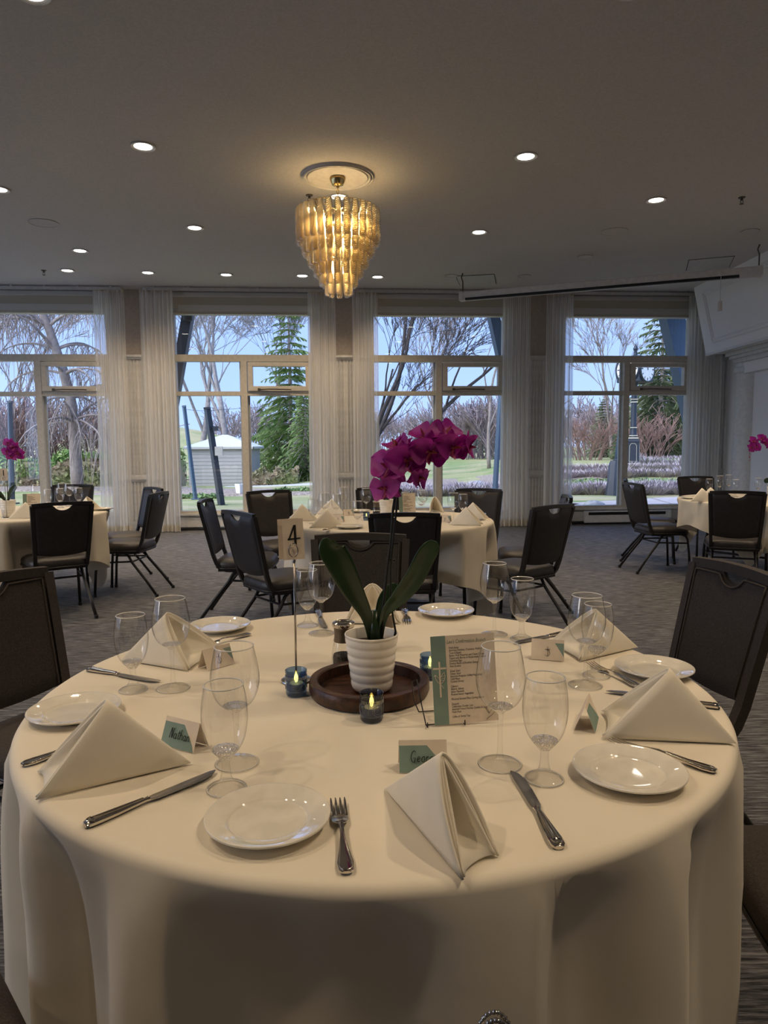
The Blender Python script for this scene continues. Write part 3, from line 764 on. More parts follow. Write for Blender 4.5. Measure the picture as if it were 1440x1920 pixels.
patch('terrace_left', [(-14, 11.7), (-9, 11.5), (-3.2, 11.6), (-3.4, 13.4), (-8, 14.5), (-14, 20), (-16, 20)], MATS['slab_pale'], 'pale terrace outside the left windows')
patch('tan_lawn', blob(-3.4, 15.6, 4.6, 1.9, seed=2), MATS['lawn_tan'], 'straw coloured lawn outside the shed window', 0.03)
patch('mulch_bed', blob(-4.6, 20.5, 4.2, 1.7, seed=3), MATS['mulch'], 'brown mulch bed in front of the shed', 0.04)
patch('slab_path', blob(-3.0, 25.0, 3.0, 1.0, seed=4), MATS['slab_pale'], 'pale path beside the shed', 0.03)
patch('mulch_bed_far', blob(-11, 22.8, 5.5, 1.4, seed=5), MATS['mulch'], 'leaf litter under the hedge', 0.04)
patch('tan_lawn_mid', blob(1.8, 15.6, 2.9, 1.7, seed=6), MATS['lawn_tan'], 'straw coloured lawn outside the orchid window', 0.03)
patch('tan_lawn_right', blob(4.6, 17.5, 1.7, .75, seed=9), MATS['lawn_tan'], 'straw coloured lawn strip left of the flared pole', 0.035)
patch('leaf_bed', blob(2.4, 23.5, 5.5, 4.2, seed=7), MATS['mulch'], 'leaf strewn bed behind the lavender', 0.04)
patch('paved_court', [(3.0, 12.0), (7.6, 12.2), (12.5, 14), (13, 17.9), (9, 18.3), (6.6, 17.6), (5.2, 16.8), (3.4, 15.9)], MATS['paving'], 'pinkish paved court outside the clock window', 0.03)
# paving joints as thin recessed-looking strips
f = MB()
for k in range(9):
    a = Vector((5.1 + k * 0.85, 12.3 + .1 * k, 0)); b = a + Vector((0.55, 5.2, 0))
    f.add([(a.x, a.y, gz(a.x, a.y) + .034), (a.x + .03, a.y, gz(a.x, a.y) + .034), (b.x + .03, b.y, gz(b.x, b.y) + .034), (b.x, b.y, gz(b.x, b.y) + .034)], [(0, 1, 2, 3)])
tag(f.build('paving_joint', MATS['mulch']), 'thin dark joints between the paving slabs', 'joints', kind='stuff')

rndo = random.Random(5)
# ---- bare trees, grown branch by branch
def grow(f, p, d, r, ln, depth, rnd, droop=0.0, spread=0.55, kids=(2, 3), sides=4, minr=0.006, wob=0.12):
    n = 4 if depth > 1 else 3
    pts = [p.copy()]; rad = [r]; q = p.copy(); dd = d.copy()
    for i in range(n):
        dd = (dd + Vector((rnd.uniform(-wob, wob), rnd.uniform(-wob, wob), rnd.uniform(-wob, wob) * .6 - droop))).normalized()
        q = q + dd * (ln / n); pts.append(q.copy()); rad.append(max(minr, r * (1 - 0.42 * (i + 1) / n)))
    f.tube(pts, rad, sides if depth > 2 else 3, False)
    if depth <= 0: return
    for k in range(rnd.choice(kids)):
        i = rnd.randint(max(1, n - 2), n)
        ax = Vector((rnd.uniform(-1, 1), rnd.uniform(-1, 1), rnd.uniform(-.4, .6)))
        nd = (dd + ax.normalized() * spread * rnd.uniform(.6, 1.25)).normalized()
        grow(f, pts[i], nd, max(minr, rad[i] * rnd.uniform(.55, .78)), ln * rnd.uniform(.62, .86), depth - 1, rnd, droop, spread, kids, sides, minr, wob)

def bare_tree(label, x, y, h, r, seed, depth=6, m='bark_grey', lean=(0, 0), spread=0.5, droop=-0.01, kids=(2, 3), group=None, minr=0.008, stems=1, first=0.34):
    rnd = random.Random(seed)
    t = thing('bare_tree', label, 'tree', (x, y, gz(x, y) - 0.05), 0, group)
    tops = []
    f = MB()
    for s in range(stems):
        a = 2 * pi * s / max(1, stems) + rnd.uniform(-.4, .4)
        l = Vector((lean[0] + (0.35 * math.cos(a) if stems > 1 else 0), lean[1] + (0.2 * math.sin(a) if stems > 1 else 0), 1)).normalized()
        q = Vector((0.12 * math.cos(a) if stems > 1 else 0, 0.1 * math.sin(a) if stems > 1 else 0, 0)); pts = [q.copy()]; rad = [r]
        for i in range(5):
            l = (l + Vector((rnd.uniform(-.09, .09), rnd.uniform(-.05, .05), 0.02))).normalized()
            q = q + l * h * first / 5; pts.append(q.copy()); rad.append(r * (1 - .07 * (i + 1)))
        f.tube(pts, rad, 7, True); tops.append((pts, rad, l))
    f.build('trunk', MATS[m], t, smooth='all')
    g = MB()
    for pts, rad, l in tops:
        grow(g, pts[-1], l, rad[-1], h * .24, depth - 1, rnd, droop, spread * .6, (2, 3), 5, minr)
        for k in range(2 if stems == 1 else 1):
            i = rnd.randint(3, 5)
            nd = (l + Vector((rnd.uniform(-1, 1), rnd.uniform(-.7, .7), rnd.uniform(0, .5))) * spread).normalized()
            grow(g, pts[i], nd, rad[i] * .62, h * .24, depth - 1, rnd, droop, spread, kids, 5, minr)
    b = g.build('branches', MATS[m], t); b['kind'] = 'stuff'
    return t

bare_tree('tall grey bare tree behind the left end of the shed', -8.6, 33, 11, .17, 21, 7, 'bark_grey', (0.10, 0), .5, -.01, (3, 3))
bare_tree('tall leaning bare tree right behind the shed roof', -6.9, 32, 12, .17, 22, 7, 'bark_grey', (-0.05, 0), .5, -.01, (3, 3))
bare_tree('slim bare tree between the shed and the big spruce', -5.6, 36, 11, .13, 23, 7, 'bark_grey', (0.12, 0), .5, -.01, (3, 3))
bare_tree('pale bare tree far left behind the weeping tree', -14.2, 27, 9, .11, 24, 7, 'bark', (0.1, 0), .5, -.01, (3, 3))
bare_tree('bare tree at the left edge beyond the hedge', -17.5, 31, 11, .17, 25, 7, 'bark', (0.05, 0))
bare_tree('dark multi-stemmed tree leaning right across the orchid window', -0.75, 17.0, 6.2, .075, 41, 7, 'bark_dark', (0.62, 0.0), 0.55, -0.02, (2, 3), None, 0.006, 3, 0.50)
bare_tree('small dark bare tree behind the multi-stemmed tree', -1.2, 21.0, 6.5, .06, 37, 7, 'bark_dark', (0.25, 0.1), 0.6, -0.02, (2, 3), None, 0.006, 2, 0.4)
bare_tree('pale bare tree standing behind the multi-stemmed tree in the orchid window', 2.2, 30, 8.5, .10, 45, 7, 'bark', (0.05, 0), 0.55, -.01, (2, 3), None, 0.007)
bare_tree('slender bare tree at the right of the orchid window', 4.6, 31, 8.5, .09, 46, 7, 'bark', (-0.05, 0), 0.55, -.01, (2, 3), None, 0.007)
bare_tree('bare tree top showing beside the conifer in the clock window', 10.6, 33, 8, .10, 28, 7, 'bark', (0.0, 0))

def twigs(g, at, w, h, n, seed, depth, minr, s=1.0, rz=0.0):
    rnd = random.Random(seed); M = Matrix.Translation(at) @ Matrix.Rotation(rz, 4, 'Z') @ Matrix.Scale(s, 4); q = MB()
    for k in range(n):
        a = rnd.uniform(0, 2 * pi); rr = math.sqrt(rnd.random()) * w * .35
        d = Vector((math.cos(a) * .35, math.sin(a) * .35, 1)).normalized()
        grow(q, Vector((rr * math.cos(a), rr * math.sin(a), 0)), d, minr * 2.2, h * .42, depth, rnd, 0, .55, (2, 3), 3, minr)
    g.add([M @ Vector(v) for v in q.v], q.f)
def twig_shrub(label, x, y, w, h, n, m, seed, depth=3, minr=0.01):
    t = thing('twiggy_shrub', label, 'shrub', (x, y, gz(x, y) - .05))
    g = MB(); twigs(g, (0, 0, 0), w, h, n, seed, depth, minr)
    b = g.build('stems', MATS[m], t); b['kind'] = 'stuff'
twig_shrub('red brown twiggy bush before the conifers in the clock window', 10.9, 29, 2.2, 2.0, 24, 'twig_red', 51)
twig_shrub('reddish twig thicket left of the street clock', 8.7, 30.5, 2.0, 1.9, 24, 'twig_red', 52)
def twig_row(name, label, spots, w, h, n, m, depth, minr, seeds):
    g = MB()
    for k, (x, y, s) in enumerate(spots): twigs(g, (x, y, gz(x, y) - .1), w, h, n, seeds + k % 4, depth, minr, s, rndo.uniform(0, 6))
    tag(g.build(name, MATS[m]), label, 'trees', kind='stuff')
twig_row('bare_woodland', 'mauve bare woodland along the far field edge', [(5.5 + k * 1.7 + rndo.uniform(-.5, .5), 46 + rndo.uniform(-2, 6), rndo.uniform(.75, 1.15)) for k in range(16)], 5.0, 4.0, 26, 'twig_haze', 3, .022, 53)
twig_row('bare_woodland', 'faint mauve woodland on the horizon beyond the lawn', [(-20 + k * 2.6 + rndo.uniform(-.6, .6), 92 + rndo.uniform(-4, 6), rndo.uniform(1.0, 1.5)) for k in range(16)], 5.0, 4.0, 24, 'twig_haze', 3, .022, 57)
twig_row('twig_thicket', 'brown twig thicket behind the clipped hedge at left', [(-20 + k * 1.45 + rndo.uniform(-.4, .4), 26.8 + rndo.uniform(-.3, 2.5), rndo.uniform(.8, 1.25)) for k in range(7)], 3.6, 3.0, 32, 'twig_red', 3, .012, 61)

# ---- weeping tree
def weeping(x, y, label):
    rnd = random.Random(7)
    t = thing('weeping_tree', label, 'tree', (x, y, gz(x, y) - .05))
    f = MB(); pts = []; q = Vector((0, 0, 0)); l = Vector((0.03, 0, 1))
    for i in range(10):
        pts.append(q.copy()); l = (l + Vector((rnd.uniform(-.10, .10), rnd.uniform(-.05, .05), 0))).normalized(); l.z = abs(l.z); q = q + l * 0.72
    f.tube(pts, [0.19 - .010 * i for i in range(10)], 8); f.build('trunk', MATS['bark'], t, smooth='all')
    g = MB(); h = MB()
    for k in range(38):
        i = rnd.randint(3, 9); a = rnd.uniform(0, 2 * pi)
        b = pts[i]; d = Vector((math.cos(a), math.sin(a) * .6, rnd.uniform(.2, .9))).normalized()
        bp = [b.copy()]; q = b.copy()
        L_ = rnd.uniform(1.0, 2.4)
        for s in range(7):
            d = (d + Vector((rnd.uniform(-.16, .16), rnd.uniform(-.1, .1), -.16))).normalized(); q = q + d * L_ / 6; bp.append(q.copy())
        g.tube(bp, [.055 - .006 * s for s in range(8)], 4, False)
        for s in range(2, 8):
            for w in range(5):
                a2 = rnd.uniform(0, 6.28); c = bp[s]; dd = Vector((math.cos(a2), math.sin(a2), -.3)); tp = [c.copy()]; qq = c.copy()
                LL = rnd.uniform(.5, 1.5) * (1.2 if s > 4 else .8)
                for z in range(5):
                    dd = (dd + Vector((rnd.uniform(-.25, .25), rnd.uniform(-.2, .2), -.75))).normalized(); qq = qq + dd * LL / 5; tp.append(qq.copy())
                h.tube(tp, [.010, .009, .008, .007, .006, .005], 3, False)
    b = g.build('branches', MATS['bark'], t, smooth='all'); b['kind'] = 'stuff'
    b = h.build('hanging_twigs', MATS['bark'], t); b['kind'] = 'stuff'
weeping(-9.5, 22.0, 'weeping tree with hanging bare twigs outside the leftmost window')

# ---- conifers: tiers of drooping boughs carrying needle sprays
def conifer(label, x, y, h, w, seed, m='spruce', base=0.3, group=None, dens=1.0, thin_top=0.5):
    rnd = random.Random(seed)
    t = thing('conifer', label, 'tree', (x, y, gz(x, y) - .05), 0, group)
    f = MB(); f.tube([(0, 0, 0), (0.02, 0, h * .5), (0, 0, h)], [h * .016, h * .010, h * .002], 7); f.build('trunk', MATS['bark'], t, smooth='all')
    g = MB(); bo = MB()
    tiers = int(30 * dens)
    for i in range(tiers):
        k = i / (tiers - 1); z = base + (h - base) * k
        R_ = w * (1 - k) ** 0.85 + 0.08
        nb = max(5, int(11 * (1 - k * .4)))
        for j in range(nb):
            a = 2 * pi * (j + rnd.random()) / nb
            Lb = R_ * rnd.uniform(.65, 1.08); dirv = Vector((math.cos(a), math.sin(a), 0)); per = Vector((-math.sin(a), math.cos(a), 0))
            up = 0.30 if k > thin_top else 0.05
            P = [Vector((0, 0, z)) + dirv * Lb * s + Vector((0, 0, up * Lb * s - (0.42 if k < .8 else .15) * Lb * s * s)) for s in (0, .3, .6, .85, 1.0)]
            bo.tube(P, [.02 * (1 - s * .8) + .004 for s in (0, .3, .6, .85, 1)], 3, False)
            ns = max(5, int(Lb * 7 * dens))
            for s in range(ns):
                q = rnd.uniform(.12, 1.0); i0 = min(3, int(q * 4)); c = P[i0].lerp(P[i0 + 1], q * 4 - i0)
                sl = Lb * .26 * (1.15 - q) + .10 + .03 * h / 6
                for sd in (-1, 1):
                    tip = c + per * sd * sl * rnd.uniform(.7, 1.1) + dirv * sl * .55 + Vector((0, 0, -sl * rnd.uniform(.2, .8)))
                    wv = dirv * (sl * .22) + Vector((0, 0, sl * .10))
                    g.add([c - wv * .5, c + wv * .5, c.lerp(tip, .6) + wv * .45, tip, c.lerp(tip, .6) - wv * .45], [(0, 1, 2, 3, 4)])
    b = bo.build('boughs', MATS['bark'], t); b['kind'] = 'stuff'
    b = g.build('needles', MATS[m], t); b['kind'] = 'stuff'
    return t
conifer('big green spruce right of the shed', -4.55, 35, 9.4, 2.6, 61, 'spruce', 0.2)
conifer('lower dark spruce just behind the shed corner', -3.35, 30.5, 4.0, 1.5, 62, 'spruce', 0.1)
conifer('bluish spruce at right in the clock window', 12.0, 31, 7.9, 2.3, 63, 'spruce_olive', 0.2)
conifer('lower bushy conifer behind the street clock', 13.0, 34, 4.8, 2.6, 64, 'spruce_olive', 0.1)
conifer('conifer at the right edge of the clock window', 14.3, 33, 5.6, 2.4, 65, 'spruce_olive', 0.1)
conifer('small round evergreen left of the street clock', 11.9, 38.5, 3.2, 1.3, 66, 'spruce_olive', 0.1, None, .8)
cf = conifer('blue green spruce out on the far field', 8.35, 61, 2.9, 1.3, 67, 'spruce_blue', 0.1, 'spruces on the far field', .7)
dup(cf, (10.6, 64, gz(10.6, 64)), 1.0, 'second blue green spruce on the far field, further right', 'spruces on the far field', 1.1)
dup(cf, (-1.5, 66, gz(-1.5, 66)), 2.0, 'blue green spruce on the far field left behind the pink flowers', 'spruces on the far field', 1.0)

# ---- hedge and low planting
def leafy(name, label, cat, x0, x1, y, d, h, n, m1, m2, seed, split=0.5):
    rnd = random.Random(seed)
    t = thing(name, label, cat, ((x0 + x1) / 2, y, gz((x0 + x1) / 2, y) - .03))
    gs = [MB(), MB()]
    for k in range(n):
        u = rnd.uniform(-.5, .5); z = rnd.random() ** .8; dep = rnd.uniform(-.5, .5)
        top = h * (0.86 + .14 * math.sin(u * 17) + .06 * math.sin(u * 41))
        c = Vector((u * (x1 - x0), dep * d * (1 - .3 * z), z * top))
        s = rnd.uniform(.05, .12)
        a = Vector((rnd.uniform(-1, 1), rnd.uniform(-1, 1), rnd.uniform(-1, 1))).normalized(); b = a.cross(Vector((rnd.uniform(-1, 1), rnd.uniform(-1, 1), rnd.uniform(-1, 1)))).normalized()
        gi = 0 if (z > split + .25 * math.sin(u * 9)) else 1
        gs[gi].add([c - a * s, c + b * s * .5, c + a * s, c - b * s * .5], [(0, 1, 2, 3)])
    f = MB(); f.box2((-(x1 - x0) / 2, -d * .3, 0), ((x1 - x0) / 2, d * .3, h * .7)); f.build('inner_twigs', MATS['hedge_brown'], t)
    b = gs[0].build('green_leaves', MATS[m1], t); b['kind'] = 'stuff'
    b = gs[1].build('lower_leaves', MATS[m2], t); b['kind'] = 'stuff'
leafy('hedge', 'long clipped hedge beyond the leftmost window, green above brown', 'hedge', -15.5, -6.9, 24.4, 1.1, 1.25, 9000, 'hedge_green', 'hedge_brown', 71, .62)
leafy('bramble', 'pale tangled shrub beside the shed door under the spruce', 'shrub', -5.2, -3.4, 28.2, .8, .75, 1500, 'hedge_brown', 'hedge_brown', 72)
leafy('ivy_patch', 'green ground cover strip between the lavender rows', 'ground cover', 5.2, 9.8, 20.9, .8, .16, 1500, 'ground_ivy', 'ground_ivy', 73)
leafy('ivy_patch', 'green ground cover at the foot of the street clock', 'ground cover', 9.3, 11.2, 26.6, .9, .16, 700, 'ground_ivy', 'ground_ivy', 74)
leafy('ivy_patch', 'fresh green patch in the bed before the shed', 'ground cover', -5.9, -4.3, 18.6, .9, .10, 900, 'ground_ivy', 'ground_ivy', 75)
leafy('ivy_patch', 'fresh green patch at right of the mulch bed', 'ground cover', -3.2, -1.9, 20.6, .8, .12, 700, 'ground_ivy', 'ground_ivy', 76)

def lav_mesh():
    rnd = random.Random(81); g = MB()
    for k in range(150):
        a = rnd.uniform(0, 6.28); r = math.sqrt(rnd.random()) * .22; tl = .10 + r * 1.1
        b = Vector((r * math.cos(a), r * math.sin(a), 0)); d = Vector((math.cos(a) * tl, math.sin(a) * tl, rnd.uniform(.20, .34)))
        s = Vector((-math.sin(a), math.cos(a), 0)) * .012
        g.add([b - s, b + s, b + d * .6 + s, b + d, b + d * .6 - s], [(0, 1, 2, 3, 4)])
    return g
for y, x0, x1, n, row in [(18.6, 4.4, 9.9, 17, 'front row along the paved court'), (19.3, 4.6, 10.2, 16, 'second row behind the paved court'), (22.6, 5.6, 11.0, 14, 'row just behind the green strip'), (24.0, 6.3, 11.5, 12, 'row at the foot of the street clock'), (25.6, 9.6, 13.0, 8, 'row right of the street clock'), (27.5, 9.5, 14, 8, 'topmost row on the slope'), (18.9, -0.6, 3.2, 11, 'nearer row outside the orchid window'), (19.9, -.4, 3.4, 9, 'farther row outside the orchid window')]:
    g = MB(); q = lav_mesh()
    for k in range(n):
        x = x0 + (x1 - x0) * k / (n - 1) + rndo.uniform(-.1, .1); yy = y + rndo.uniform(-.15, .15); s = rndo.uniform(1, 1.35); sz = rndo.uniform(.8, 1.15)
        M = Matrix.Translation((x, yy, gz(x, yy) - .02)) @ Matrix.Rotation(rndo.uniform(0, 6), 4, 'Z') @ Matrix.Diagonal((s, s, sz, 1))
        g.add([M @ Vector(v) for v in q.v], q.f)
    tag(g.build('lavender_row', MATS['lavender']), 'grey mauve lavender, ' + row, 'lavender', 'lavender rows', kind='stuff')

# ---- stones
def stone(x, y, s, label, seed):
    rnd = random.Random(seed); f = MB()
    f.grid(12, 7, lambda u, v: (s * math.cos(2 * pi * u) * math.sin(pi * v / 2 + .02) * (1 + .18 * math.sin(5 * u * 6.28 + seed)), s * .7 * math.sin(2 * pi * u) * math.sin(pi * v / 2 + .02), s * .55 * math.cos(pi * v / 2) * (1 + .12 * math.sin(u * 19))), True)
    o = f.build('stone', MATS['stone'], smooth=True, loc=(x, y, gz(x, y))); tag(o, label, 'stone')
stone(4.55, 15.3, .22, 'low grey boulder on the paved court by the clock window', 1)
stone(2.7, 20.4, .5, 'pale flat boulder in the lavender beyond the orchid window', 2)

# ---- shed
sx, sy = -6.66, 30.0; sz = gz(sx, sy) - .02
t = thing('garden_shed', 'small grey clapboard shed with a pale hipped roof', 'shed', (sx, sy, sz))
w, dp, hh = 1.26, 1.1, 1.62
f = MB(); f.box2((-w, -dp, 0), (w, dp, hh)); f.build('core_wall', MATS['siding'], t)
me = None
for k in range(11):
    if me is None:
        g = MB(); g.add([(-w - .01, -dp - .022, 0), (w + .01, -dp - .022, 0), (w + .01, -dp - .005, .15), (-w - .01, -dp - .005, .15), (-w - .01, -dp, 0), (w + .01, -dp, 0)], [(0, 1, 2, 3), (0, 4, 5, 1)])
        o = g.build('clapboard', MATS['siding'], t); me = o.data
    else:
        o = bpy.data.objects.new('clapboard', me); COL.objects.link(o); o.parent = t
    o.location = (0, 0, .01 + k * .146)
f = MB(); e = .16
f.add([(-w - e, -dp - e, hh), (w + e, -dp - e, hh), (w + e, dp + e, hh), (-w - e, dp + e, hh), (-.12, 0, hh + .5), (.12, 0, hh + .5)], [(0, 1, 5, 4), (1, 2, 5), (2, 3, 4, 5), (3, 0, 4), (3, 2, 1, 0)]); f.build('roof', MATS['shed_roof'], t)
f = MB(); f.box2((-w - e, -dp - e, hh - .09), (w + e, -dp - e + .03, hh)); f.box2((w + e - .03, -dp - e, hh - .09), (w + e, dp + e, hh)); f.build('fascia', MATS['shed_trim'], t)
f = MB(); f.box2((w - .34, -dp - .06, 0), (w - .20, -dp, hh - .1)); f.build('door', MATS['clock_green'], t)
f = MB(); f.box2((w - .2, -dp - .07, 0), (w - .02, -dp, hh - .05)); f.build('corner_board', MATS['shed_trim'], t)
f = MB(); f.lathe([(0, 0), (.05, .02), (.05, .12), (.03, .17), (0, .18)], 8, (w - .1, -dp - .12, 1.15)); f.build('wall_lamp', MATS['pole_dark'], t)
f = MB(); f.box2((-w - .1, -dp - .25, -.02), (w + .3, dp, .03)); f.build('plinth', MATS['slab_pale'], t)

# ---- iron fence at the left of the shed
t = thing('iron_fence', 'low dark railing left of the shed', 'fence', (-9.42, 31.0, gz(-9.42, 31)))
for z in (.12, .85):
    f = MB(); f.box2((-1.3, -.015, z), (1.3, .015, z + .03)); f.build('rail', MATS['pole_dark'], t)
me = None
for k in range(17):
    if me is None:
        g = MB(); g.box2((-.009, -.009, 0), (.009, .009, .95)); o = g.build('picket', MATS['pole_dark'], t); me = o.data
    else:
        o = bpy.data.objects.new('picket', me); COL.objects.link(o); o.parent = t
    o.location = (-1.28 + k * .16, 0, 0)

# ---- leaning light poles and the raking struts of the building
def pole(b, tp, w, label, m='pole_blue', extras=None):
    t = thing('leaning_pole', label, 'pole', b)
    f = MB(); d = Vector(tp) - Vector(b); f.tube([(0, 0, -.1), d], [w, w * .9], 4, True, 1, pi / 4); f.build('shaft', MATS[m], t)
    f = MB(); f.tube([d, d + d.normalized() * .04], [w * 1.1, w * 1.1], 4); f.build('cap', MATS[m], t)
    f = MB(); f.box((0, 0, .01), (w * 3.4, w * 3.4, .04)); f.build('foot_plate', MATS[m], t)
    if extras: extras(t, d)
    return t
def flood(t, d):
    c = d * .80
    f = MB(); f.box(c + Vector((.13, -.05, 0)), (.10, .12, .10)); f.tube([c, c + Vector((.13, -.03, -.03))], .012, 5); f.build('floodlight', MATS['pole_dark'], t)
    c = d * .57
    f = MB(); f.box(c + Vector((.13, -.06, 0)), (.17, .06, .20)); f.build('control_box', MATS['shed_trim'], t)
pole((-4.78, 18.0, gz(-4.78, 18)), (-5.0, 18.0, 2.27), .055, 'slim blue leaning pole at the left of the shed')
pole((-3.66, 16.0, gz(-3.66, 16)), (-3.93, 16.0, 2.12), .085, 'dark leaning pole with a floodlight in front of the shed', 'pole_dark', flood)
pole((-8.93, 17.0, gz(-8.93, 17)), (-8.85, 17.0, 2.35), .07, 'dark upright pole outside the leftmost window', 'pole_dark')
pole((2.33, 15.0, gz(2.33, 15)), (2.46, 15.0, 2.45), .06, 'blue leaning pole at the right of the orchid window')
t = thing('string_light_wire', 'thin light wire strung between the two poles by the shed', 'wire', (0, 0, 0))
f = MB(); f.tube([(-5.0, 18, 2.22), (-4.5, 17.1, 2.14), (-3.93, 16.0, 2.08), (-2.2, 15, 2.13), (-.6, 14.4, 2.2)], .006, 4); f.build('cable', MATS['pole_dark'], t)
def strut(a, b, w, dpt, label, m, extra=None):
    t = thing('roof_strut', label, 'strut', a, WA, 'raking roof struts')
    d = Vector(b) - Vector(a); d = Matrix.Rotation(-WA, 3, 'Z') @ d
    f = MB(); f.add([(-w, -dpt, 0), (w, -dpt, 0), (w, dpt, 0), (-w, dpt, 0)] + [tuple(d + Vector(v)) for v in ((-w, -dpt, 0), (w, -dpt, 0), (w, dpt, 0), (-w, dpt, 0))], [(3, 2, 1, 0), (4, 5, 6, 7), (0, 1, 5, 4), (1, 2, 6, 5), (2, 3, 7, 6), (3, 0, 4, 7)])
    f.build('beam', MATS[m], t)
    f = MB(); f.box((0, 0, .02), (w * 2.6, dpt * 2.6, .06)); f.build('shoe', MATS[m], t)
    if extra: extra(t, d)
def lantern(t, d):
    c = d * .885
    f = MB(); f.lathe([(0, -.12), (.075, -.10), (.085, .05), (.06, .11), (0, .12)], 14, c + Vector((0.03, -.2, 0))); f.build('outdoor_speaker', MATS['smoke_dark'], t, smooth=True)
    f = MB(); f.tube([c, c + Vector((0.02, -.2, .05))], .015, 6); f.build('arm', MATS['smoke_dark'], t)
strut((-4.05, 12.3, -.05), (-3.20, 12.3, 3.95), .085, .12, 'dark raking roof strut with a speaker at the shed window', 'pole_dark', lantern)
strut((2.72, 12.5, -.05), (1.80, 12.5, 3.95), .085, .12, 'blue raking roof strut in the upper right of the orchid window', 'pole_blue')
strut((6.05, 12.8, -.05), (4.98, 12.8, 3.95), .17, .15, 'broad blue raking roof strut at the right of the clock window', 'pole_blue')
t = struct(thing('roof_eave', None, None, (0, 0, 0)), 'underside of the roof overhang outside')
f = MB(); f.add([(-9, 11.0, 3.72), (6.5, 12.0, 3.72), (6.5, 13.4, 3.95), (-9, 12.6, 3.95), (-9, 11.0, 3.82), (6.5, 12.0, 3.82), (6.5, 13.4, 4.05), (-9, 12.6, 4.05)], [(0, 1, 2, 3), (7, 6, 5, 4), (0, 4, 5, 1), (1, 5, 6, 2), (2, 6, 7, 3), (3, 7, 4, 0)]); f.build('soffit_board', MATS['pole_dark'], t)

# ---- flared bollard with a slanting pole
bx, by = 5.85, 18.0; t = thing('flared_pole', 'dark slanting pole on a flared square base beside the paved court', 'pole', (bx, by, gz(bx, by)))
f = MB(); f.tube([(0, 0, 0), (0.0, 0, .04), (.0, 0, .30), (0.02, 0, .82), (.03, 0, .90)], [.24, .24, .19, .16, .13], 8); f.build('base', MATS['pole_dark'], t, smooth=True)
f = MB(); f.tube([(.03, 0, .86), (.30, .1, 3.3)], [.05, .042], 8); f.build('shaft', MATS['pole_blue'], t, smooth='all')
f = MB(); f.lathe([(.085, 0), (.085, .05), (.06, .07), (0, .07)], 8, (.035, 0, .88)); f.build('collar', MATS['pole_dark'], t)

# ---- four-faced street clock
kx, ky = 8.75, 25.0; t = thing('street_clock', 'black post clock with white dials out on the lavender slope', 'clock', (kx, ky, gz(kx, ky) - .05), R(-18))
def sq(f, z0, z1, a, b): f.add([(s * a, q * a, z0) for s, q in ((-1, -1), (1, -1), (1, 1), (-1, 1))] + [(s * b, q * b, z1) for s, q in ((-1, -1), (1, -1), (1, 1), (-1, 1))], [(3, 2, 1, 0), (4, 5, 6, 7), (0, 1, 5, 4), (1, 2, 6, 5), (2, 3, 7, 6), (3, 0, 4, 7)])
f = MB(); sq(f, 0, .18, .26, .26); sq(f, .18, .95, .215, .20); sq(f, .95, 1.06, .24, .14); f.build('plinth', MATS['clock_green'], t, bevel=.01)
for k in range(4):
    f = MB(); M = Matrix.Rotation(k * pi / 2, 4, 'Z')
    P_ = [(-.12, -.224, .26), (.12, -.224, .26), (.115, -.214, .80), (.06, -.212, .88), (-.06, -.212, .88), (-.115, -.214, .80), (-.12, -.224, .26)]
    f.tube([M @ Vector(q) for q in P_], .008, 4, False); f.build('gold_panel_line', MATS['clock_gold'], t)
f = MB(); sq(f, .175, .195, .268, .268); sq(f, 1.05, 1.09, .17, .17); sq(f, 1.14, 1.165, .14, .14); sq(f, 1.42, 1.445, .12, .12); sq(f, 2.30, 2.33, .12, .12); sq(f, 2.40, 2.42, .12, .12); f.build('gold_bands', MATS['clock_gold'], t)
f = MB(); f.lathe([(.135, 1.06), (.12, 1.2), (.10, 1.45), (.095, 2.3), (.10, 2.9), (.18, 2.98), (.10, 3.05)], 16); f.build('column', MATS['clock_green'], t, smooth=True)
f = MB(); f.lathe([(.30, 3.62), (.16, 3.76), (.07, 3.82), (.05, 3.95), (.085, 4.02), (.05, 4.10), (.012, 4.18), (0, 4.34)], 12, (0, 0, .12)); f.build('finial', MATS['clock_green'], t, smooth=True)
f = MB(); sq(f, 2.98, 3.86, .44, .44); RH = Matrix.Rotation(R(57), 4, 'Z'); f.v = [tuple(RH @ Vector(v)) for v in f.v]; f.build('head', MATS['clock_green'], t, bevel=.03)
for k in range(4):
    M = RH @ Matrix.Rotation(k * pi / 2, 4, 'Z') @ Matrix.Translation((0, -.43, 3.41)) @ Matrix.Rotation(pi / 2, 4, 'X')
    def ring(f, prof): 
        g = MB(); g.lathe(prof, 32); f.add([M @ Vector(v) for v in g.v], g.f)
    f = MB(); ring(f, [(.40, 0), (.455, 0), (.46, .05), (.42, .075), (.40, .06)]); d0 = f.build('dial_rim', MATS['clock_green'], t, smooth=True)
    f = MB(); ring(f, [(0, .05), (.41, .05)]); d0 = f.build('dial', MATS['clock_face'], t)
    f = MB()
    for j in range(12):
        a = 2 * pi * j / 12; q = MB(); q.box((0, .335, .056), (.022 if j % 3 else .035, .09, .006)); RM = Matrix.Rotation(a, 4, 'Z'); f.add([M @ RM @ Vector(v) for v in q.v], q.f)
    f.build('hour_marks', MATS['ink'], d0)
    f = MB()
    for a, ln, ww in ((R(-2), .30, .022), (R(4), .20, .034)):
        q = MB(); q.box((0, ln / 2 - .03, .062), (ww, ln, .008)); RM = Matrix.Rotation(a, 4, 'Z'); f.add([M @ RM @ Vector(v) for v in q.v], q.f)
    f.build('hands', MATS['ink'], d0)
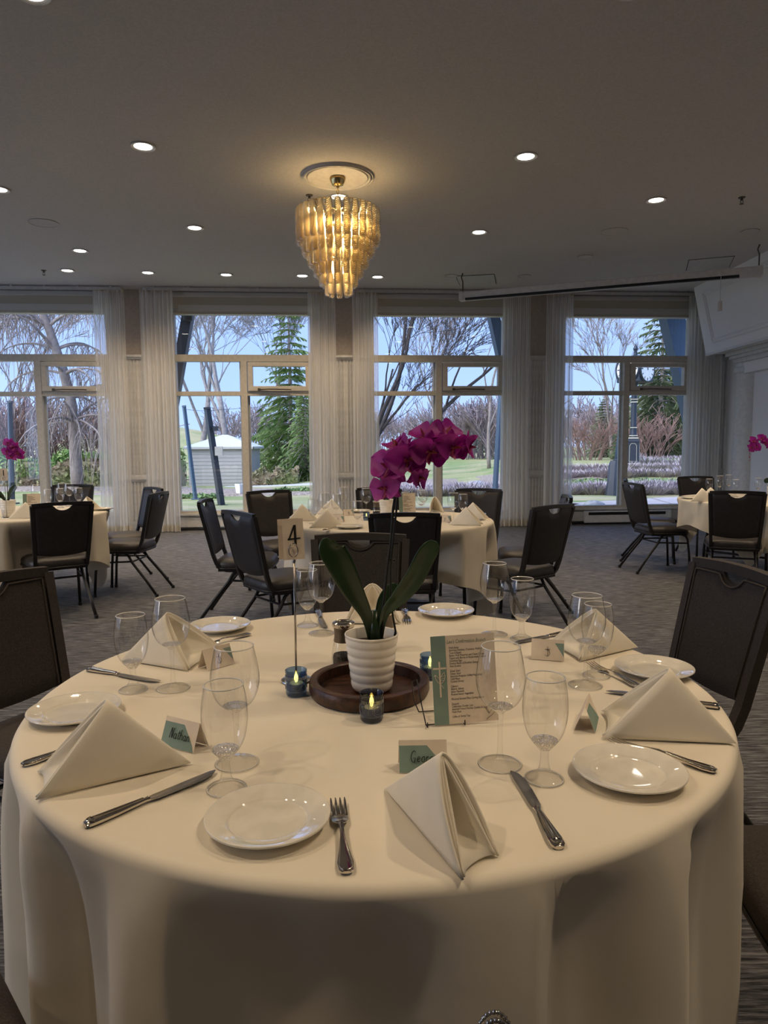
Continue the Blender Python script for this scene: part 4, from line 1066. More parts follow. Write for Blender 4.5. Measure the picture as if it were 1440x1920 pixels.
# planters and small things by the shed
for x, y, s, lb in [(-3.95, 19.6, .17, 'small white square planter in the mulch bed'), (-5.55, 19.0, .14, 'white pot at the foot of the slim blue pole')]:
    t = thing('garden_planter', lb, 'planter', (x, y, gz(x, y) + .03))
    f = MB(); f.lathe([(0, 0), (s * .6, 0), (s * .8, .02), (s, s * 1.6), (s * .9, s * 1.6), (s * .8, s * 1.4), (0, s * 1.4)], 4); f.build('pot', MATS['clock_face'], t)
    f = MB(); f.lathe([(0, s * 1.42), (s * .8, s * 1.41)], 4); f.build('soil', MATS['soil'], t)
# ------------------------------------------------------------------ chairs
def make_chair(fab):
    t = thing('banquet_chair', 'chair', 'chair')
    M_f = MATS['chair_fabric_frame'] if fab else MATS['chair_black']
    M_b = MATS['chair_fabric'] if fab else MATS['chair_vinyl']
    M_s = MATS['chair_fabric'] if fab else MATS['chair_seat_vinyl']
    ML = MATS['chair_black']
    pw = 0.019 if fab else 0.015
    lean = lambda z: -0.205 - (z - 0.43) * 0.235
    half = lambda z: 0.185 + (z - 0.43) * 0.055
    # seat cushion: rounded corners, crowned top, welted lower edge
    def ring(s, inset):
        a = 2 * pi * s; n = 5.0
        c, q = math.cos(a), math.sin(a)
        rr = (abs(c) ** n + abs(q) ** n) ** (-1 / n)
        x = rr * c * (0.222 - inset); y = rr * q * (0.218 - inset)
        x *= 1 + 0.06 * y / .218
        return x, y
    f = MB()
    prof = [(0.012, .398), (0.0, .405), (0.0, .440), (0.008, .458), (0.03, .472), (0.10, .482), (0.17, .485), (0.212, .486)]
    f.grid(40, len(prof), lambda s, v: (*ring(s, prof[round(v * (len(prof) - 1))][0]), prof[round(v * (len(prof) - 1))][1]), True)
    f.add([(*ring(k / 40, .212), .486) for k in range(40)], [tuple(range(40))])
    f.add([(*ring(k / 20, 0.014), .3985) for k in range(20)], [tuple(range(19, -1, -1))])
    f.build('seat', M_s, t, smooth='all')
    f = MB(); f.tube([(*ring(k / 40, -.001), .404) for k in range(41)], .006, 6, False); f.build('seat_welt', ML, t, smooth='all')
    # upholstered back panel with the crescent hand hole left under the top rail
    zt, zb = 0.882, 0.512
    def panel(side):
        def fn(u, v):
            s = -1 + 2 * u
            dip = 0.036 * math.sqrt(max(0.0, 1 - (s / .31) ** 2)) ** 1.2
            top = zt - dip; bot = zb - 0.018 * (1 - s * s)
            z = bot + (top - bot) * v
            edge = min(1, (1 - abs(s)) * 9, v * 9, (1 - v) * 9)
            th = (0.006 + 0.012 * math.sin(pi / 2 * max(0, edge))) * side
            return s * (half(z) - pw * .75), lean(z) - 0.022 * (1 - s * s) * 0.7 + th, z
        return fn
    f = MB(); f.grid(41, 16, panel(1)); f.grid(41, 16, panel(-1))
    n = 41 * 16
    # close the rim between the two faces
    for j in range(15):
        for i in (0, 40):
            a, b = j * 41 + i, (j + 1) * 41 + i; f.f.append((a, b, b + n, a + n))
    for i in range(40):
        for j in (0, 15):
            a, b = j * 41 + i, j * 41 + i + 1; f.f.append((a, b, b + n, a + n))
    bk = f.build('backrest', M_b, t, smooth=True)
    if fab:
        f = MB()
        def rimpt(k):
            u, v = k
            p = panel(1)(u, v); return (p[0] * .955, p[1] + .006, p[2])
        path = [(0.02, j / 14 * .94 + .03) for j in range(15)] + [(0.02 + i / 40 * .96, .97) for i in range(1, 40)] + [(.98, .97 - j / 14 * .94) for j in range(15)]
        f.tube([rimpt(k) for k in path], .0035, 5, False); f.build('piping', M_f, bk, smooth='all')
    # back posts running down and curling under the seat, bowed top rail
    for s in (-1, 1):
        pts = [(s * half(.885), lean(.885), .885), (s * half(.78), lean(.78), .78), (s * half(.62), lean(.62), .62), (s * half(.50), lean(.50), .50), (s * .185, -.200, .44), (s * .185, -.175, .405), (s * .185, -.13, .390), (s * .185, -.05, .388)]
        f = MB(); f.tube(pts, pw * 1.25, 4, True); f.build('back_post', M_f, t, smooth=True)
    f = MB()
    top = [(s * half(.89), lean(.89) - 0.020 * (1 - s * s) * .7, .889 + .008 * (1 - s * s)) for s in [-1 + k / 8 for k in range(17)]]
    f.tube(top, pw * 1.2, 4, True); f.build('top_rail', M_f, t, smooth=True)
    # legs
    for s in (-1, 1):
        f = MB(); f.tube([(s * .195, .02, .392), (s * .198, .12, .392), (s * .20, .165, .375), (s * .203, .185, .335), (s * .21, .200, .2), (s * .215, .212, .012)], .0125, 6, True); f.build('leg', ML, t, smooth='all')
        f = MB(); f.tube([(s * .165, .04, .388), (s * .165, -.05, .380), (s * .168, -.085, .355), (s * .172, -.115, .30), (s * .185, -.235, .15), (s * .198, -.335, .012)], .0125, 6, True); f.build('leg', ML, t, smooth='all')
        f = MB(); f.tube([(s * .206, .195, .300), (s * .172, -.108, .308)], .008, 6); f.build('side_stretcher', ML, t)
        for y, x in ((.213, .215), (-.337, .198)):
            f = MB(); f.lathe([(0, 0), (.015, 0), (.016, .022), (.013, .026), (0, .026)], 8, (s * x, y, 0)); f.build('foot_cap', MATS['black_slot'], t)
    f = MB(); f.tube([(-.172, -.112, .305), (.172, -.112, .305)], .008, 6); f.build('rear_stretcher', ML, t)
    f = MB(); f.box2((-.19, -.19, .380), (.19, .19, .397)); f.build('seat_board', ML, t)
    return t
SEATS = []
ch = Proto(make_chair(False))
def chair(top_c, facing, label, group):
    # top_c is the middle of the top rail; the seat centre stands in front of it
    d = Vector((facing[0], facing[1], 0)).normalized()
    c = Vector((top_c[0], top_c[1], 0)) + d * 0.315
    SEATS.append((c.x, c.y, d.x, d.y))
    return ch.place((c.x, c.y, 0), face(d), label, group)
G2 = 'chairs round the table ahead'
chair((-0.92, 4.44), (.785, .62), 'black chair with its back to us at near left of the table ahead', G2)
chair((-1.37, 5.42), (1.0, .02), 'black chair seen edge-on at far left of the table ahead', G2)
chair((-1.05, 6.46), (.55, -.83), 'black chair facing us before the shed window, left of the table ahead', G2)
chair((0.126, 4.26), (0, 1), 'black chair turned squarely away behind the orchid stems', G2)
chair((1.135, 4.73), (-.62, .78), 'black chair half turned away at near right of the table ahead', G2)
chair((1.45, 5.60), (-.99, .1), 'black chair half hidden behind the right-hand one of the table ahead', G2)
chair((0.87, 6.50), (-.35, -.94), 'black chair facing us beyond the napkins, under the orchid window', G2)
chair((-0.05, 6.78), (0.1, -1), 'black chair mostly hidden by the pink flowers on the far side of the table ahead', G2)
G1 = 'chairs round the left table'
chair((-2.39, 5.26), (-.60, .80), 'black chair turned away at the near side of the left table', G1)
chair((-2.0, 6.31), (-.98, .06), 'black chair seen edge-on at the right of the left table', G1)
chair((-2.29, 7.05), (-.72, -.62), 'black chair half hidden by the curtain-side chair at the left table', G1)
chair((-3.36, 7.66), (.1, -1), 'black chair on the far side of the left table, behind its wine glasses', G1)
G3 = 'chairs round the right table'
chair((2.97, 5.95), (.40, .92), 'black chair turned away at the near side of the right table', G3)
chair((2.54, 7.24), (.97, .12), 'black chair facing right at the left of the right table, nearer of two', G3)
chair((2.72, 7.98), (.93, -.35), 'black chair facing right at the left of the right table, farther of two', G3)
chair((3.74, 8.52), (.05, -1), 'black chair facing us on the far side of the right table under the corner curtain', G3)
cf_ = Proto(make_chair(True))
def fchair(top_c, facing, label):
    d = Vector((facing[0], facing[1], 0)).normalized(); c = Vector((top_c[0], top_c[1], 0)) + d * 0.315
    SEATS.append((c.x, c.y, d.x, d.y))
    return cf_.place((c.x, c.y, 0), face(d), label, 'brown chairs round the nearest table')
fchair((-0.11, 3.24), (0.0, -1), 'brown fabric chair facing us across the nearest table')
fchair((-1.275, 2.25), (.887, -.46), 'brown fabric chair at the left edge, beyond the left plate')
fchair((1.17, 2.34), (-.986, -.17), 'brown fabric chair at the right edge, beyond the right plate')
fchair((-0.755 - .233, 0.905 - .211), (.74, .67), 'brown fabric chair whose seat corner shows at bottom left')
fchair((1.235, 1.26), (-.99, .12), 'brown fabric chair whose seat shows at bottom right beside the cloth')
fchair((0.13, 0.20), (0, 1), 'brown fabric chair right below the camera, holding the handbag')
t = thing('handbag', 'dark handbag whose beaded silver clasp just shows at the bottom edge', 'handbag', (.115, .703, .487))
f = MB()
def bag(u, v):
    w = .085 * (1 - .35 * v ** 2) * (1 if v > .06 else .9); th = .035 * (1 - .8 * v ** 2); b = 2 * pi * u; n = 3.0
    r_ = (abs(math.cos(b)) ** n + abs(math.sin(b)) ** n) ** (-1 / n)
    return r_ * math.cos(b) * w, r_ * math.sin(b) * th, .172 * v + .002
f.grid(28, 10, bag, True); f.add([bag(k / 28, 0) for k in range(28)], [tuple(range(27, -1, -1))])
f.build('bag_body', MATS['chair_vinyl'], t, smooth='all')
f = MB(); f.box2((-.055, -.008, .170), (.055, .008, .182)); f.build('clasp_frame', MATS['steel'], t, bevel=.002)
for y in (-.005, .006):
    f = MB(); pts = [(.021 * math.cos(b), y, .182 + .043 * math.sin(b)) for b in [pi * k / 16 for k in range(17)]]
    f.tube(pts, .0022, 6, True)
    for p in pts: q = MB(); q.lathe([(0, -.0032), (.0026, -.0015), (.0026, .0015), (0, .0032)], 6, p); f.add(q.v, q.f)
    f.build('beaded_loop', MATS['steel'], t, smooth='all')

# ------------------------------------------------------------------ tables and cloths
def round_table(x, y, label, rz=0.0):
    t = thing('round_table', label, 'table', (x, y, 0), rz, 'round folding tables')
    f = MB(); f.lathe([(0, .722), (.745, .722), (.752, .730), (.752, .745), (.745, .750), (0, .750)], 48); f.build('tabletop', MATS['tabletop_ply'], t, smooth=True)
    for s in (-1, 1):
        for q in (-1, 1):
            f = MB(); f.tube([(s * .42, q * .22, .72), (s * .44, q * .24, .62), (s * .46, q * .30, .3), (s * .46, q * .31, .0)], .013, 8); f.build('leg', MATS['table_leg'], t, smooth='all')
        f = MB(); f.tube([(s * .46, -.30, .26), (s * .46, .30, .26)], .010, 6); f.build('cross_bar', MATS['table_leg'], t)
    return t
def smoothstep_drop(r): return r
TZ = 0.760
def cloth(x, y, rz, label, square, drop=0.70, seed=1, m='linen', nfold=11, amp=0.055, half=1.14):
    """cloth lying on a round top: flat disc, rounded edge, hanging skirt with folds"""
    rnd = random.Random(seed)
    R_ = 0.752
    ph = [rnd.uniform(0, 6.28) for _ in range(6)]
    NA = 320
    def fold(a):
        # pleats: a slow rise and a quick turn back, of uneven width
        p = (nfold * a / (2 * pi) + .22 * math.sin(2 * a + ph[1]) + .13 * math.sin(5 * a + ph[4]) + ph[0]) % 1.0
        s = (p / .80) ** 1.3 if p < .80 else 0.5 + 0.5 * math.cos(pi * (p - .80) / .20)
        s2 = 0.5 + 0.5 * math.sin((nfold * 2 + 3) * a + ph[2] + 1.1 * math.sin(3 * a + ph[3]))
        return 0.85 * s + 0.15 * s2
    def dl(a):
        if not square: return drop
        n = 14.0
        c = (abs(math.cos(a)) ** n + abs(math.sin(a)) ** n) ** (-1 / n) * half
        return min(c - R_, 0.70)
    def tuck(a, rr, z):
        # cloth lies back against the front of any seat pushed in under the table
        k = max(0.0, min(1.0, (.735 - z) / .20)); k = k * k * (3 - 2 * k)
        if k <= 0: return rr
        lim = rr; ux, uy = math.cos(a + rz), math.sin(a + rz)
        for sx, sy, dx, dy in SEATS:
            for q in range(40):
                r_ = .40 + q * .012
                px, py = x + ux * r_ - sx, y + uy * r_ - sy
                lx, ly = px * dy - py * dx, px * dx + py * dy
                if abs(lx) < .262 and -.36 < ly < .240: lim = min(lim, r_ - .012); break
        return rr + (lim - rr) * k
    f = MB()
    rows = []
    tops = [0.02, .25, .5, .65, .72, .742]
    for r in tops: rows.append([(r * math.cos(2 * pi * k / NA), r * math.sin(2 * pi * k / NA), 0.0006 * math.sin(9 * math.cos(2 * pi * k / NA) * r + ph[1])) for k in range(NA)])
    for j in range(1, 5):
        b = j / 4 * pi / 2
        rows.append([((.742 + .018 * math.sin(b)) * math.cos(2 * pi * k / NA), (.742 + .018 * math.sin(b)) * math.sin(2 * pi * k / NA), -.018 * (1 - math.cos(b))) for k in range(NA)])
    NV = 18
    for j in range(1, NV + 1):
        v = j / NV; row = []
        for k in range(NA):
            a = 2 * pi * k / NA; D = dl(a)
            g = (1 - math.exp(-v * D / .11)) * amp * (0.55 + D / .7)
            rr = .760 + g * (fold(a) - (.62 if not square else .3)) + (.012 * v if not square else 0) + 0.004 * math.sin(13 * a + 7 * v + ph[5]) * v
            da = 0.05 * g * math.sin(nfold * a * .5 + ph[3]) * 4
            zz = -.018 - v * (D - .018); rr = tuck(a + da, rr, TZ + zz)
            row.append((rr * math.cos(a + da), rr * math.sin(a + da), zz))
        rows.append(row)
    for j in range(len(tops) + 5, len(rows)):      # soften where the tuck begins and ends
        for _ in range(3):
            rd = [math.hypot(p[0], p[1]) for p in rows[j]]
            for k in range(NA):
                s_ = min(rd[k], (rd[k - 1] + rd[k] * 2 + rd[(k + 1) % NA]) / 4) / rd[k]; p = rows[j][k]; rows[j][k] = (p[0] * s_, p[1] * s_, p[2])
    vs = [p for r in rows for p in r]; fs = []
    for j in range(len(rows) - 1):
        for k in range(NA): fs.append((j * NA + k, j * NA + (k + 1) % NA, (j + 1) * NA + (k + 1) % NA, (j + 1) * NA + k))
    f.add(vs, fs)
    f.add([rows[0][k] for k in range(NA)], [tuple(range(NA))])
    o = f.build('tablecloth', MATS[m], smooth='all', loc=(x, y, TZ), rot=(0, 0, rz))
    return tag(o, label, 'tablecloth', 'tablecloths')
T0 = (-0.022, 1.612); T2 = (0.05, 5.25); T1 = (-3.15, 6.02); T3 = (3.68, 6.90)
round_table(*T0, 'round table under the nearest white cloth', .4)
round_table(*T2, 'round folding table ahead, with dark legs below its cloth', R(20))
round_table(*T1, 'round folding table at left, with dark legs below its cloth', R(60))
round_table(*T3, 'round folding table at right, with dark legs below its cloth', R(35))
cloth(*T0, 0.25, 'cream cloth with deep folds on the nearest round table', False, .735, 4, 'linen_main', 14, .080)
cloth(*T2, R(33), 'cream cloth with hanging corners on the table ahead', True, .4, 5, 'linen', 12, .045)
cloth(*T1, R(-20), 'cream cloth with hanging corners on the left table', True, .4, 6, 'linen', 12, .045)
cloth(*T3, R(10), 'cream cloth with hanging corners on the right table', True, .4, 8, 'linen', 12, .045, .99)
# ------------------------------------------------------------------ tableware
S = 0.7615   # top of the cloth
def lathe_part(name, prof, m, t, seg=28, smooth=True):
    f = MB(); f.lathe(prof, seg); return f.build(name, MATS[m], t, smooth=smooth)

def arc_prof(pts, n=4):
    """smooth a profile with Catmull-Rom"""
    out = []
    for i in range(len(pts) - 1):
        p0 = pts[max(i - 1, 0)]; p1 = pts[i]; p2 = pts[i + 1]; p3 = pts[min(i + 2, len(pts) - 1)]
        for k in range(n):
            t = k / n
            out.append(tuple(0.5 * ((2 * p1[j]) + (-p0[j] + p2[j]) * t + (2 * p0[j] - 5 * p1[j] + 4 * p2[j] - p3[j]) * t * t + (-p0[j] + 3 * p1[j] - 3 * p2[j] + p3[j]) * t ** 3) for j in range(2)))
    out.append(pts[-1]); return [(max(0, a), b) for a, b in out]

def wine_glass():
    t = thing('wine_glass', 'wine', 'wine glass')
    lathe_part('bowl', arc_prof([(0.010, .100), (0.022, .105), (0.034, .118), (0.0415, .140), (0.0425, .160), (0.039, .185), (0.0335, .211)]), 'bowl_glass', t, 36, 'all')
    f = MB(); f.tube([(.0335 * math.cos(a), .0335 * math.sin(a), .2115) for a in [2 * pi * k / 36 for k in range(37)]], .0011, 6, False); f.build('rim', MATS['rim_highlight'], t, smooth='all')
    lathe_part('stem', arc_prof([(0.0065, .0935), (0.0055, .090), (0.0042, .070), (0.0042, .040), (0.006, .015), (0.012, .0065), (0.03, .003), (0.0365, .0018), (0.0365, 0.0003), (0, 0.0003)], 4), 'stem_glass', t, 32, 'all')
    lathe_part('bowl_base', arc_prof([(0, .1065), (0.012, .1055), (0.021, .1058), (0.0205, .1035), (0.012, .0985), (0.0068, .0935), (0, .0935)], 3), 'lens_glass', t, 28, 'all')
    f = MB(); f.tube([(.0365 * math.cos(a), .0365 * math.sin(a), .0012) for a in [2 * pi * k / 36 for k in range(37)]], .0008, 5, False); f.build('foot_edge', MATS['rim_highlight'], t, smooth='all')
    return t
def goblet():
    t = thing('water_goblet', 'goblet', 'goblet')
    lathe_part('bowl', arc_prof([(0.009, .055), (0.020, .064), (0.031, .083), (0.0365, .108), (0.0375, .128), (0.0355, .152), (0.0315, .175)]), 'bowl_glass', t, 36, 'all')
    f = MB(); f.tube([(.0315 * math.cos(a), .0315 * math.sin(a), .1755) for a in [2 * pi * k / 36 for k in range(37)]], .0012, 6, False); f.build('rim', MATS['rim_highlight'], t, smooth='all')
    lathe_part('stem', arc_prof([(0.0085, .0515), (0.0065, .045), (0.0075, .028), (0.010, .018), (0.016, .011), (0.026, .006), (0.031, .003), (0.031, .0003), (0, .0003)], 4), 'stem_glass', t, 32, 'all')
    lathe_part('bowl_base', arc_prof([(0, .069), (0.012, .068), (0.0205, .069), (0.0215, .066), (0.016, .0595), (0.009, .0515), (0, .0515)], 3), 'lens_glass', t, 28, 'all')
    f = MB(); f.tube([(.031 * math.cos(a), .031 * math.sin(a), .0016) for a in [2 * pi * k / 36 for k in range(37)]], .001, 5, False); f.build('foot_edge', MATS['rim_highlight'], t, smooth='all')
    return t
WG = Proto(wine_glass()); GO = Proto(goblet())
GG = 'glasses on the nearest table'
for x, y, lb in [(-0.263, 1.208, 'wine glass behind the water goblet beside the nearest plate at left'), (-0.491, 1.598, 'wine glass before the folded napkin at back left'),
                 (-0.188, 2.069, 'wine glass beside the number stand at the back of the nearest table'), (0.322, 2.045, 'wine glass at the back right, left of its goblet'),
                 (0.464, 1.60, 'wine glass in front of the back right napkin'), (0.20, 1.196, 'large wine glass in front of the printed menu')]:
    WG.place((x, y, S), 0, lb, GG)
for x, y, lb in [(-0.261, 1.114, 'water goblet at the tip of the nearest left knife'), (-0.58, 1.589, 'water goblet at far left of the nearest table, on the knife'),
                 (-0.239, 2.158, 'water goblet behind the number stand rod'), (0.392, 1.992, 'water goblet at the back right, right of its wine glass'),
                 (0.51, 1.668, 'water goblet by the right rear plate, behind a wine glass'), (0.265, 1.14, 'water goblet beside the nearest right plate')]:
    GO.place((x, y, S), 0, lb, GG)

def plate():
    t = thing('side_plate', 'plate', 'plate')
    lathe_part('dish', arc_prof([(0, .006), (0.030, .006), (0.055, .0062), (0.060, .0085), (0.064, .0105), (0.078, .0145), (0.0905, .0175), (0.0925, .0165), (0.090, .0135), (0.062, .0035), (0.055, .0005), (0, .0005)], 3), 'porcelain', t, 56, 'all')
    return t
PL = Proto(plate()); GP = 'side plates on the nearest table'
for x, y, lb in [(-0.175, 1.005, 'white side plate nearest the camera, left of the fork'), (-0.65, 1.438, 'white side plate at the left edge behind the big napkin'), (-0.505, 2.128, 'white side plate at back left of the nearest table'),
                 (0.202, 2.298, 'white side plate at the back edge, right of the orchid'), (0.656, 1.687, 'white side plate at right behind the big napkin'), (0.41, 1.148, 'white side plate at front right by the goblet')]:
    PL.place((x, y, S), 0, lb, GP)

# cutlery lies along local +y, handle end at the origin
def strip(f, rows):
    """rows of (y, half width, z bottom, z top, x offset): rounded flat bar"""
    n = len(rows); K = 8; vs = []
    for y, w, zb, zt, xo in rows:
        for k in range(K):
            a = 2 * pi * (k + .5) / K
            c, q = math.cos(a), math.sin(a)
            vs.append((xo + w * max(-1, min(1, c * 1.12)), y, (zb + zt) / 2 + (zt - zb) / 2 * max(-1, min(1, q * 1.15))))
    fs = [(i * K + k, i * K + (k + 1) % K, (i + 1) * K + (k + 1) % K, (i + 1) * K + k) for i in range(n - 1) for k in range(K)]
    fs += [tuple(range(K - 1, -1, -1)), tuple((n - 1) * K + k for k in range(K))]
    f.add(vs, fs)
HANDLE = [(0, .006, .000, .006, 0), (.004, .0095, 0, .0085, 0), (.02, .0105, .0, .009, 0), (.05, .0085, .0, .008, 0), (.08, .006, .001, .008, 0), (.098, .0045, .0015, .0075, 0), (.104, .006, .001, .008, 0)]
def knife():
    t = thing('table_knife', 'knife', 'knife')
    f = MB(); strip(f, HANDLE); f.build('handle', MATS['steel'], t, smooth=True)
    f = MB()
    for s in (-1, 1): f.tube([(s * .0035, .012, .0092), (s * .003, .05, .0084), (s * .0015, .095, .0080)], .0012, 5, False)
    f.tube([(.0075 * math.cos(a), .013 + .010 * math.sin(a), .0088) for a in [pi + pi * k / 8 for k in range(9)]], .0011, 5, False); f.build('handle_ridge', MATS['steel'], t, smooth='all')
    f = MB(); strip(f, [(.104, .0055, .0025, .0055, 0), (.115, .0085, .003, .005, .001), (.16, .0095, .0032, .0046, .001), (.20, .0095, .0032, .0044, .0), (.222, .0065, .0032, .0042, -.003), (.232, .0015, .0032, .0038, -.006)]); f.build('blade', MATS['steel_dull'], t, smooth=True)
    return t
def fork():
    t = thing('table_fork', 'fork', 'fork')
    f = MB(); strip(f, [(0, .006, .0015, .005, 0), (.004, .0095, .001, .0055, 0), (.022, .011, .001, .0055, 0), (.05, .007, .003, .007, 0), (.08, .0035, .007, .0105, 0), (.10, .0028, .009, .0125, 0), (.113, .004, .008, .011, 0)]); f.build('handle', MATS['steel'], t, smooth=True)
    f = MB()
    f.tube([(.0085 * math.cos(a), .014 + .012 * math.sin(a), .0056) for a in [pi * .9 + pi * 1.2 * k / 8 for k in range(9)]], .0011, 5, False)
    for s in (-1, 1): f.tube([(s * .0085, .018, .0056), (s * .005, .05, .0072), (s * .002, .085, .0108)], .001, 5, False)
    f.build('handle_ridge', MATS['steel'], t, smooth='all')
    f = MB(); strip(f, [(.112, .004, .008, .010, 0), (.120, .010, .0055, .0075, 0), (.130, .0125, .003, .005, 0), (.146, .0125, .0022, .004, 0)])
    h = f.build('neck', MATS['steel'], t, smooth=True)
    for k in range(4):
        x = -.0105 + .007 * k
        f = MB(); strip(f, [(.144, .0022, .0022, .0042, x), (.165, .0021, .0025, .0043, x), (.183, .0017, .0050, .0066, x * 1.02), (.191, .0007, .0068, .0078, x * 1.02)]); f.build('tine', MATS['steel'], t, smooth=True)
    return t
KN = Proto(knife()); FK = Proto(fork())
def lay(P, a, b, label, group, z=S):
    d = (b[0] - a[0], b[1] - a[1]); return P.place((a[0], a[1], z), face(d), label, group)
GK = 'knives on the nearest table'; GF = 'forks on the nearest table'
lay(KN, (-.445, .998), (-.286, 1.173), 'steel knife at front left pointing to the water goblet', GK)
lay(KN, (.239, .932), (.220, 1.158), 'steel knife right of the front napkin', GK)
lay(KN, (-.745, 1.735), (-.537, 1.636), 'steel knife at far left under the water goblet foot', GK)
lay(KN, (.705, 1.448), (.505, 1.553), 'steel knife half under the right-hand napkin', GK)
lay(KN, (.56, 2.06), (.36, 1.945), 'dark-looking knife at back right behind the place card', GK)
lay(KN, (-.225, 2.345), (-.172, 2.06), 'steel knife at the back beside the glasses of the number stand', GK)
lay(FK, (-.052, .878), (-.080, 1.098), 'steel fork beside the nearest plate, tines away from us', GF)
lay(FK, (-.640, 1.200), (-.520, 1.32), 'steel fork at left, its head under the big napkin', GF)
lay(FK, (.562, 1.158), (.411, 1.297), 'steel fork behind the front right plate', GF)
lay(FK, (.582, 1.575), (.522, 1.745), 'steel fork under the right rear plate', GF)
lay(FK, (.066, 2.36), (.071, 2.20), 'steel fork at the back edge, tines towards us', GF)
lay(FK, (-.40, 2.06), (-.50, 1.935), 'steel fork at back left before the plate', GF)

# ---- folded linen napkins: a cone-like tent of two panels with a rolled inner fold
def napkin(F, R1, R2, h, back, name_label, group, inner=True, round_=.18):
    F, R1, R2 = Vector((*F, 0)), Vector((*R1, 0)), Vector((*R2, 0))
    o0 = (F + R1 + R2) / 3
    def tent(k, hk, tmax, wob, nt, ns, dz, sq=1.0):
        def fn(u, v):
            s = -1 + 2 * u; t = v * tmax
            mid = (R1 + R2) / 2; hw = (R2 - R1) / 2 * k
            ab = math.sqrt(s * s + round_ * round_) - round_; ab /= (math.sqrt(1 + round_ * round_) - round_)
            hh = h * hk * (1 - ab ** sq)
            p = mid + hw * s + (F - mid) * back * (hh / h)
            q = F + (p - F) * t; q.z = hh * t
            n = (R2 - R1).normalized()
            q += n * (wob * math.sin(pi * abs(s)) * (1 if s > 0 else -1)) * t
            q.z += dz
            return q - o0
        f = MB(); f.grid(ns, nt, fn); return f
    f = tent(1.0, 1.0, 1.0, .010, 12, 25, .0015)
    o = f.build('napkin', MATS['napkin_linen'], smooth='all', loc=(o0.x, o0.y, S + .0005), solid=.0032)
    tag(o, name_label, 'napkin', group)
    if inner:
        f = tent(.90, .965, .985, .004, 10, 21, .002)
        f.build('middle_fold', MATS['napkin_linen'], o, smooth='all', solid=.0022)
        # the pocket: cloth folded inwards between the two standing edges
        mid = (R1 + R2) / 2; apex = mid + (F - mid) * back; apex.z = h * .97
        ax = (F - mid).normalized(); ln = (F - mid).length
        def pocket(u, v):
            k = .05 + .95 * v
            a = apex.lerp(R1, k); b = apex.lerp(R2, k)
            p = a.lerp(b, .04 + .92 * u)
            dep = ln * (.30 * math.sin(pi * v * .9) + .02)
            p = p + ax * dep * math.sin(pi * u) ** .8
            p = p - ax * .016 * v ** 6 * math.sin(pi * u)
            p.z = max(p.z, .002) + .006 * math.sin(3 * pi * u) * math.sin(pi * v)
            return p + Vector((0, 0, .002)) - o0
        f = MB(); f.grid(21, 16, pocket); f.build('inner_fold', MATS['napkin_linen'], o, smooth='all', solid=.0026)
    # hem roll along the open edge
    return o
GN = 'napkins on the nearest table'
napkin((0.000, 1.105), (0.098, 0.862), (0.152, 0.915), .123, .36, 'standing napkin at front, its fold open towards us before a teal name card', GN)
napkin((-.345, 1.205), (-.556, 1.078), (-.60, 1.175), .132, .46, 'large standing napkin at front left beside the name card', GN)
napkin((.652, 1.271), (.411, 1.300), (.452, 1.435), .128, .50, 'large standing napkin at right, a rolled fold at its left', GN)
napkin((-.690, 1.815), (-.490, 1.720), (-.44, 1.90), .125, .45, 'standing napkin at back left behind the wine glass', GN)
napkin((-.04, 2.30), (-.125, 2.17), (.05, 2.17), .118, .35, 'standing napkin across the table behind the orchid leaves', GN)
napkin((.69, 1.895), (.455, 1.935), (.50, 1.775), .112, .42, 'standing napkin at back right behind the wine glasses', GN)

# ---- strokes for handwriting
def stroke(f, pts, M, w):
    f.tube([M @ Vector((p[0], 0, p[1])) for p in pts], w, 4, True)
def arc(cx, cy, rx, ry, a0, a1, n=9): return [(cx + rx * math.cos(R(a0 + (a1 - a0) * k / (n - 1))), cy + ry * math.sin(R(a0 + (a1 - a0) * k / (n - 1)))) for k in range(n)]
GLY = {
    'N': ([[(0, 0), (.06, 1), (.08, 1), (.36, .02), (.38, .02), (.46, 1)]], .56),
    'a': ([arc(.20, .25, .19, .25, 60, 330, 10), [(.37, .48), (.36, .12), (.42, 0), (.50, .06)]], .50),
    't': ([[(.16, .85), (.14, .12), (.22, 0), (.32, .06)], [(-.02, .60), (.34, .64)]], .34),
    'h': ([[(.02, 0), (.06, 1)], [(.04, .3)] + arc(.20, .30, .15, .20, 150, 0, 7) + [(.35, .0), (.42, .04)]], .46),
    'n': ([[(.02, 0), (.04, .48)], [(.03, .28)] + arc(.19, .30, .15, .20, 150, 0, 7) + [(.34, .02), (.42, .06)]], .46),
    'G': ([arc(.28, .50, .27, .50, 55, 310, 14) + [(.47, .36)], [(.24, .38), (.48, .40), (.46, -.10)]], .62),
    'e': ([[(.03, .24), (.30, .34)] + arc(.18, .27, .15, .24, 30, 320, 11)], .42),
    'o': ([arc(.19, .25, .17, .25, 90, 450, 13) + [(.34, .50)]], .44),
    'r': ([[(.02, .0), (.05, .50)], [(.04, .32), (.14, .48), (.30, .46)]], .36),
    'g': ([arc(.20, .25, .18, .25, 50, 330, 10), [(.37, .48), (.36, -.25)] + arc(.20, -.25, .16, .18, 0, -170, 7)], .48),
}
def write(name, word, size, M, m, parent, w=.06, slant=.12, xs=.85):
    f = MB(); x = 0
    for c in word:
        g, adv = GLY[c]
        for s in g: stroke(f, [((x + p[0] + slant * p[1]) * size * xs, p[1] * size) for p in s], M, w * size * .5)
        x += adv + .06
    return f.build(name, MATS[m], parent)

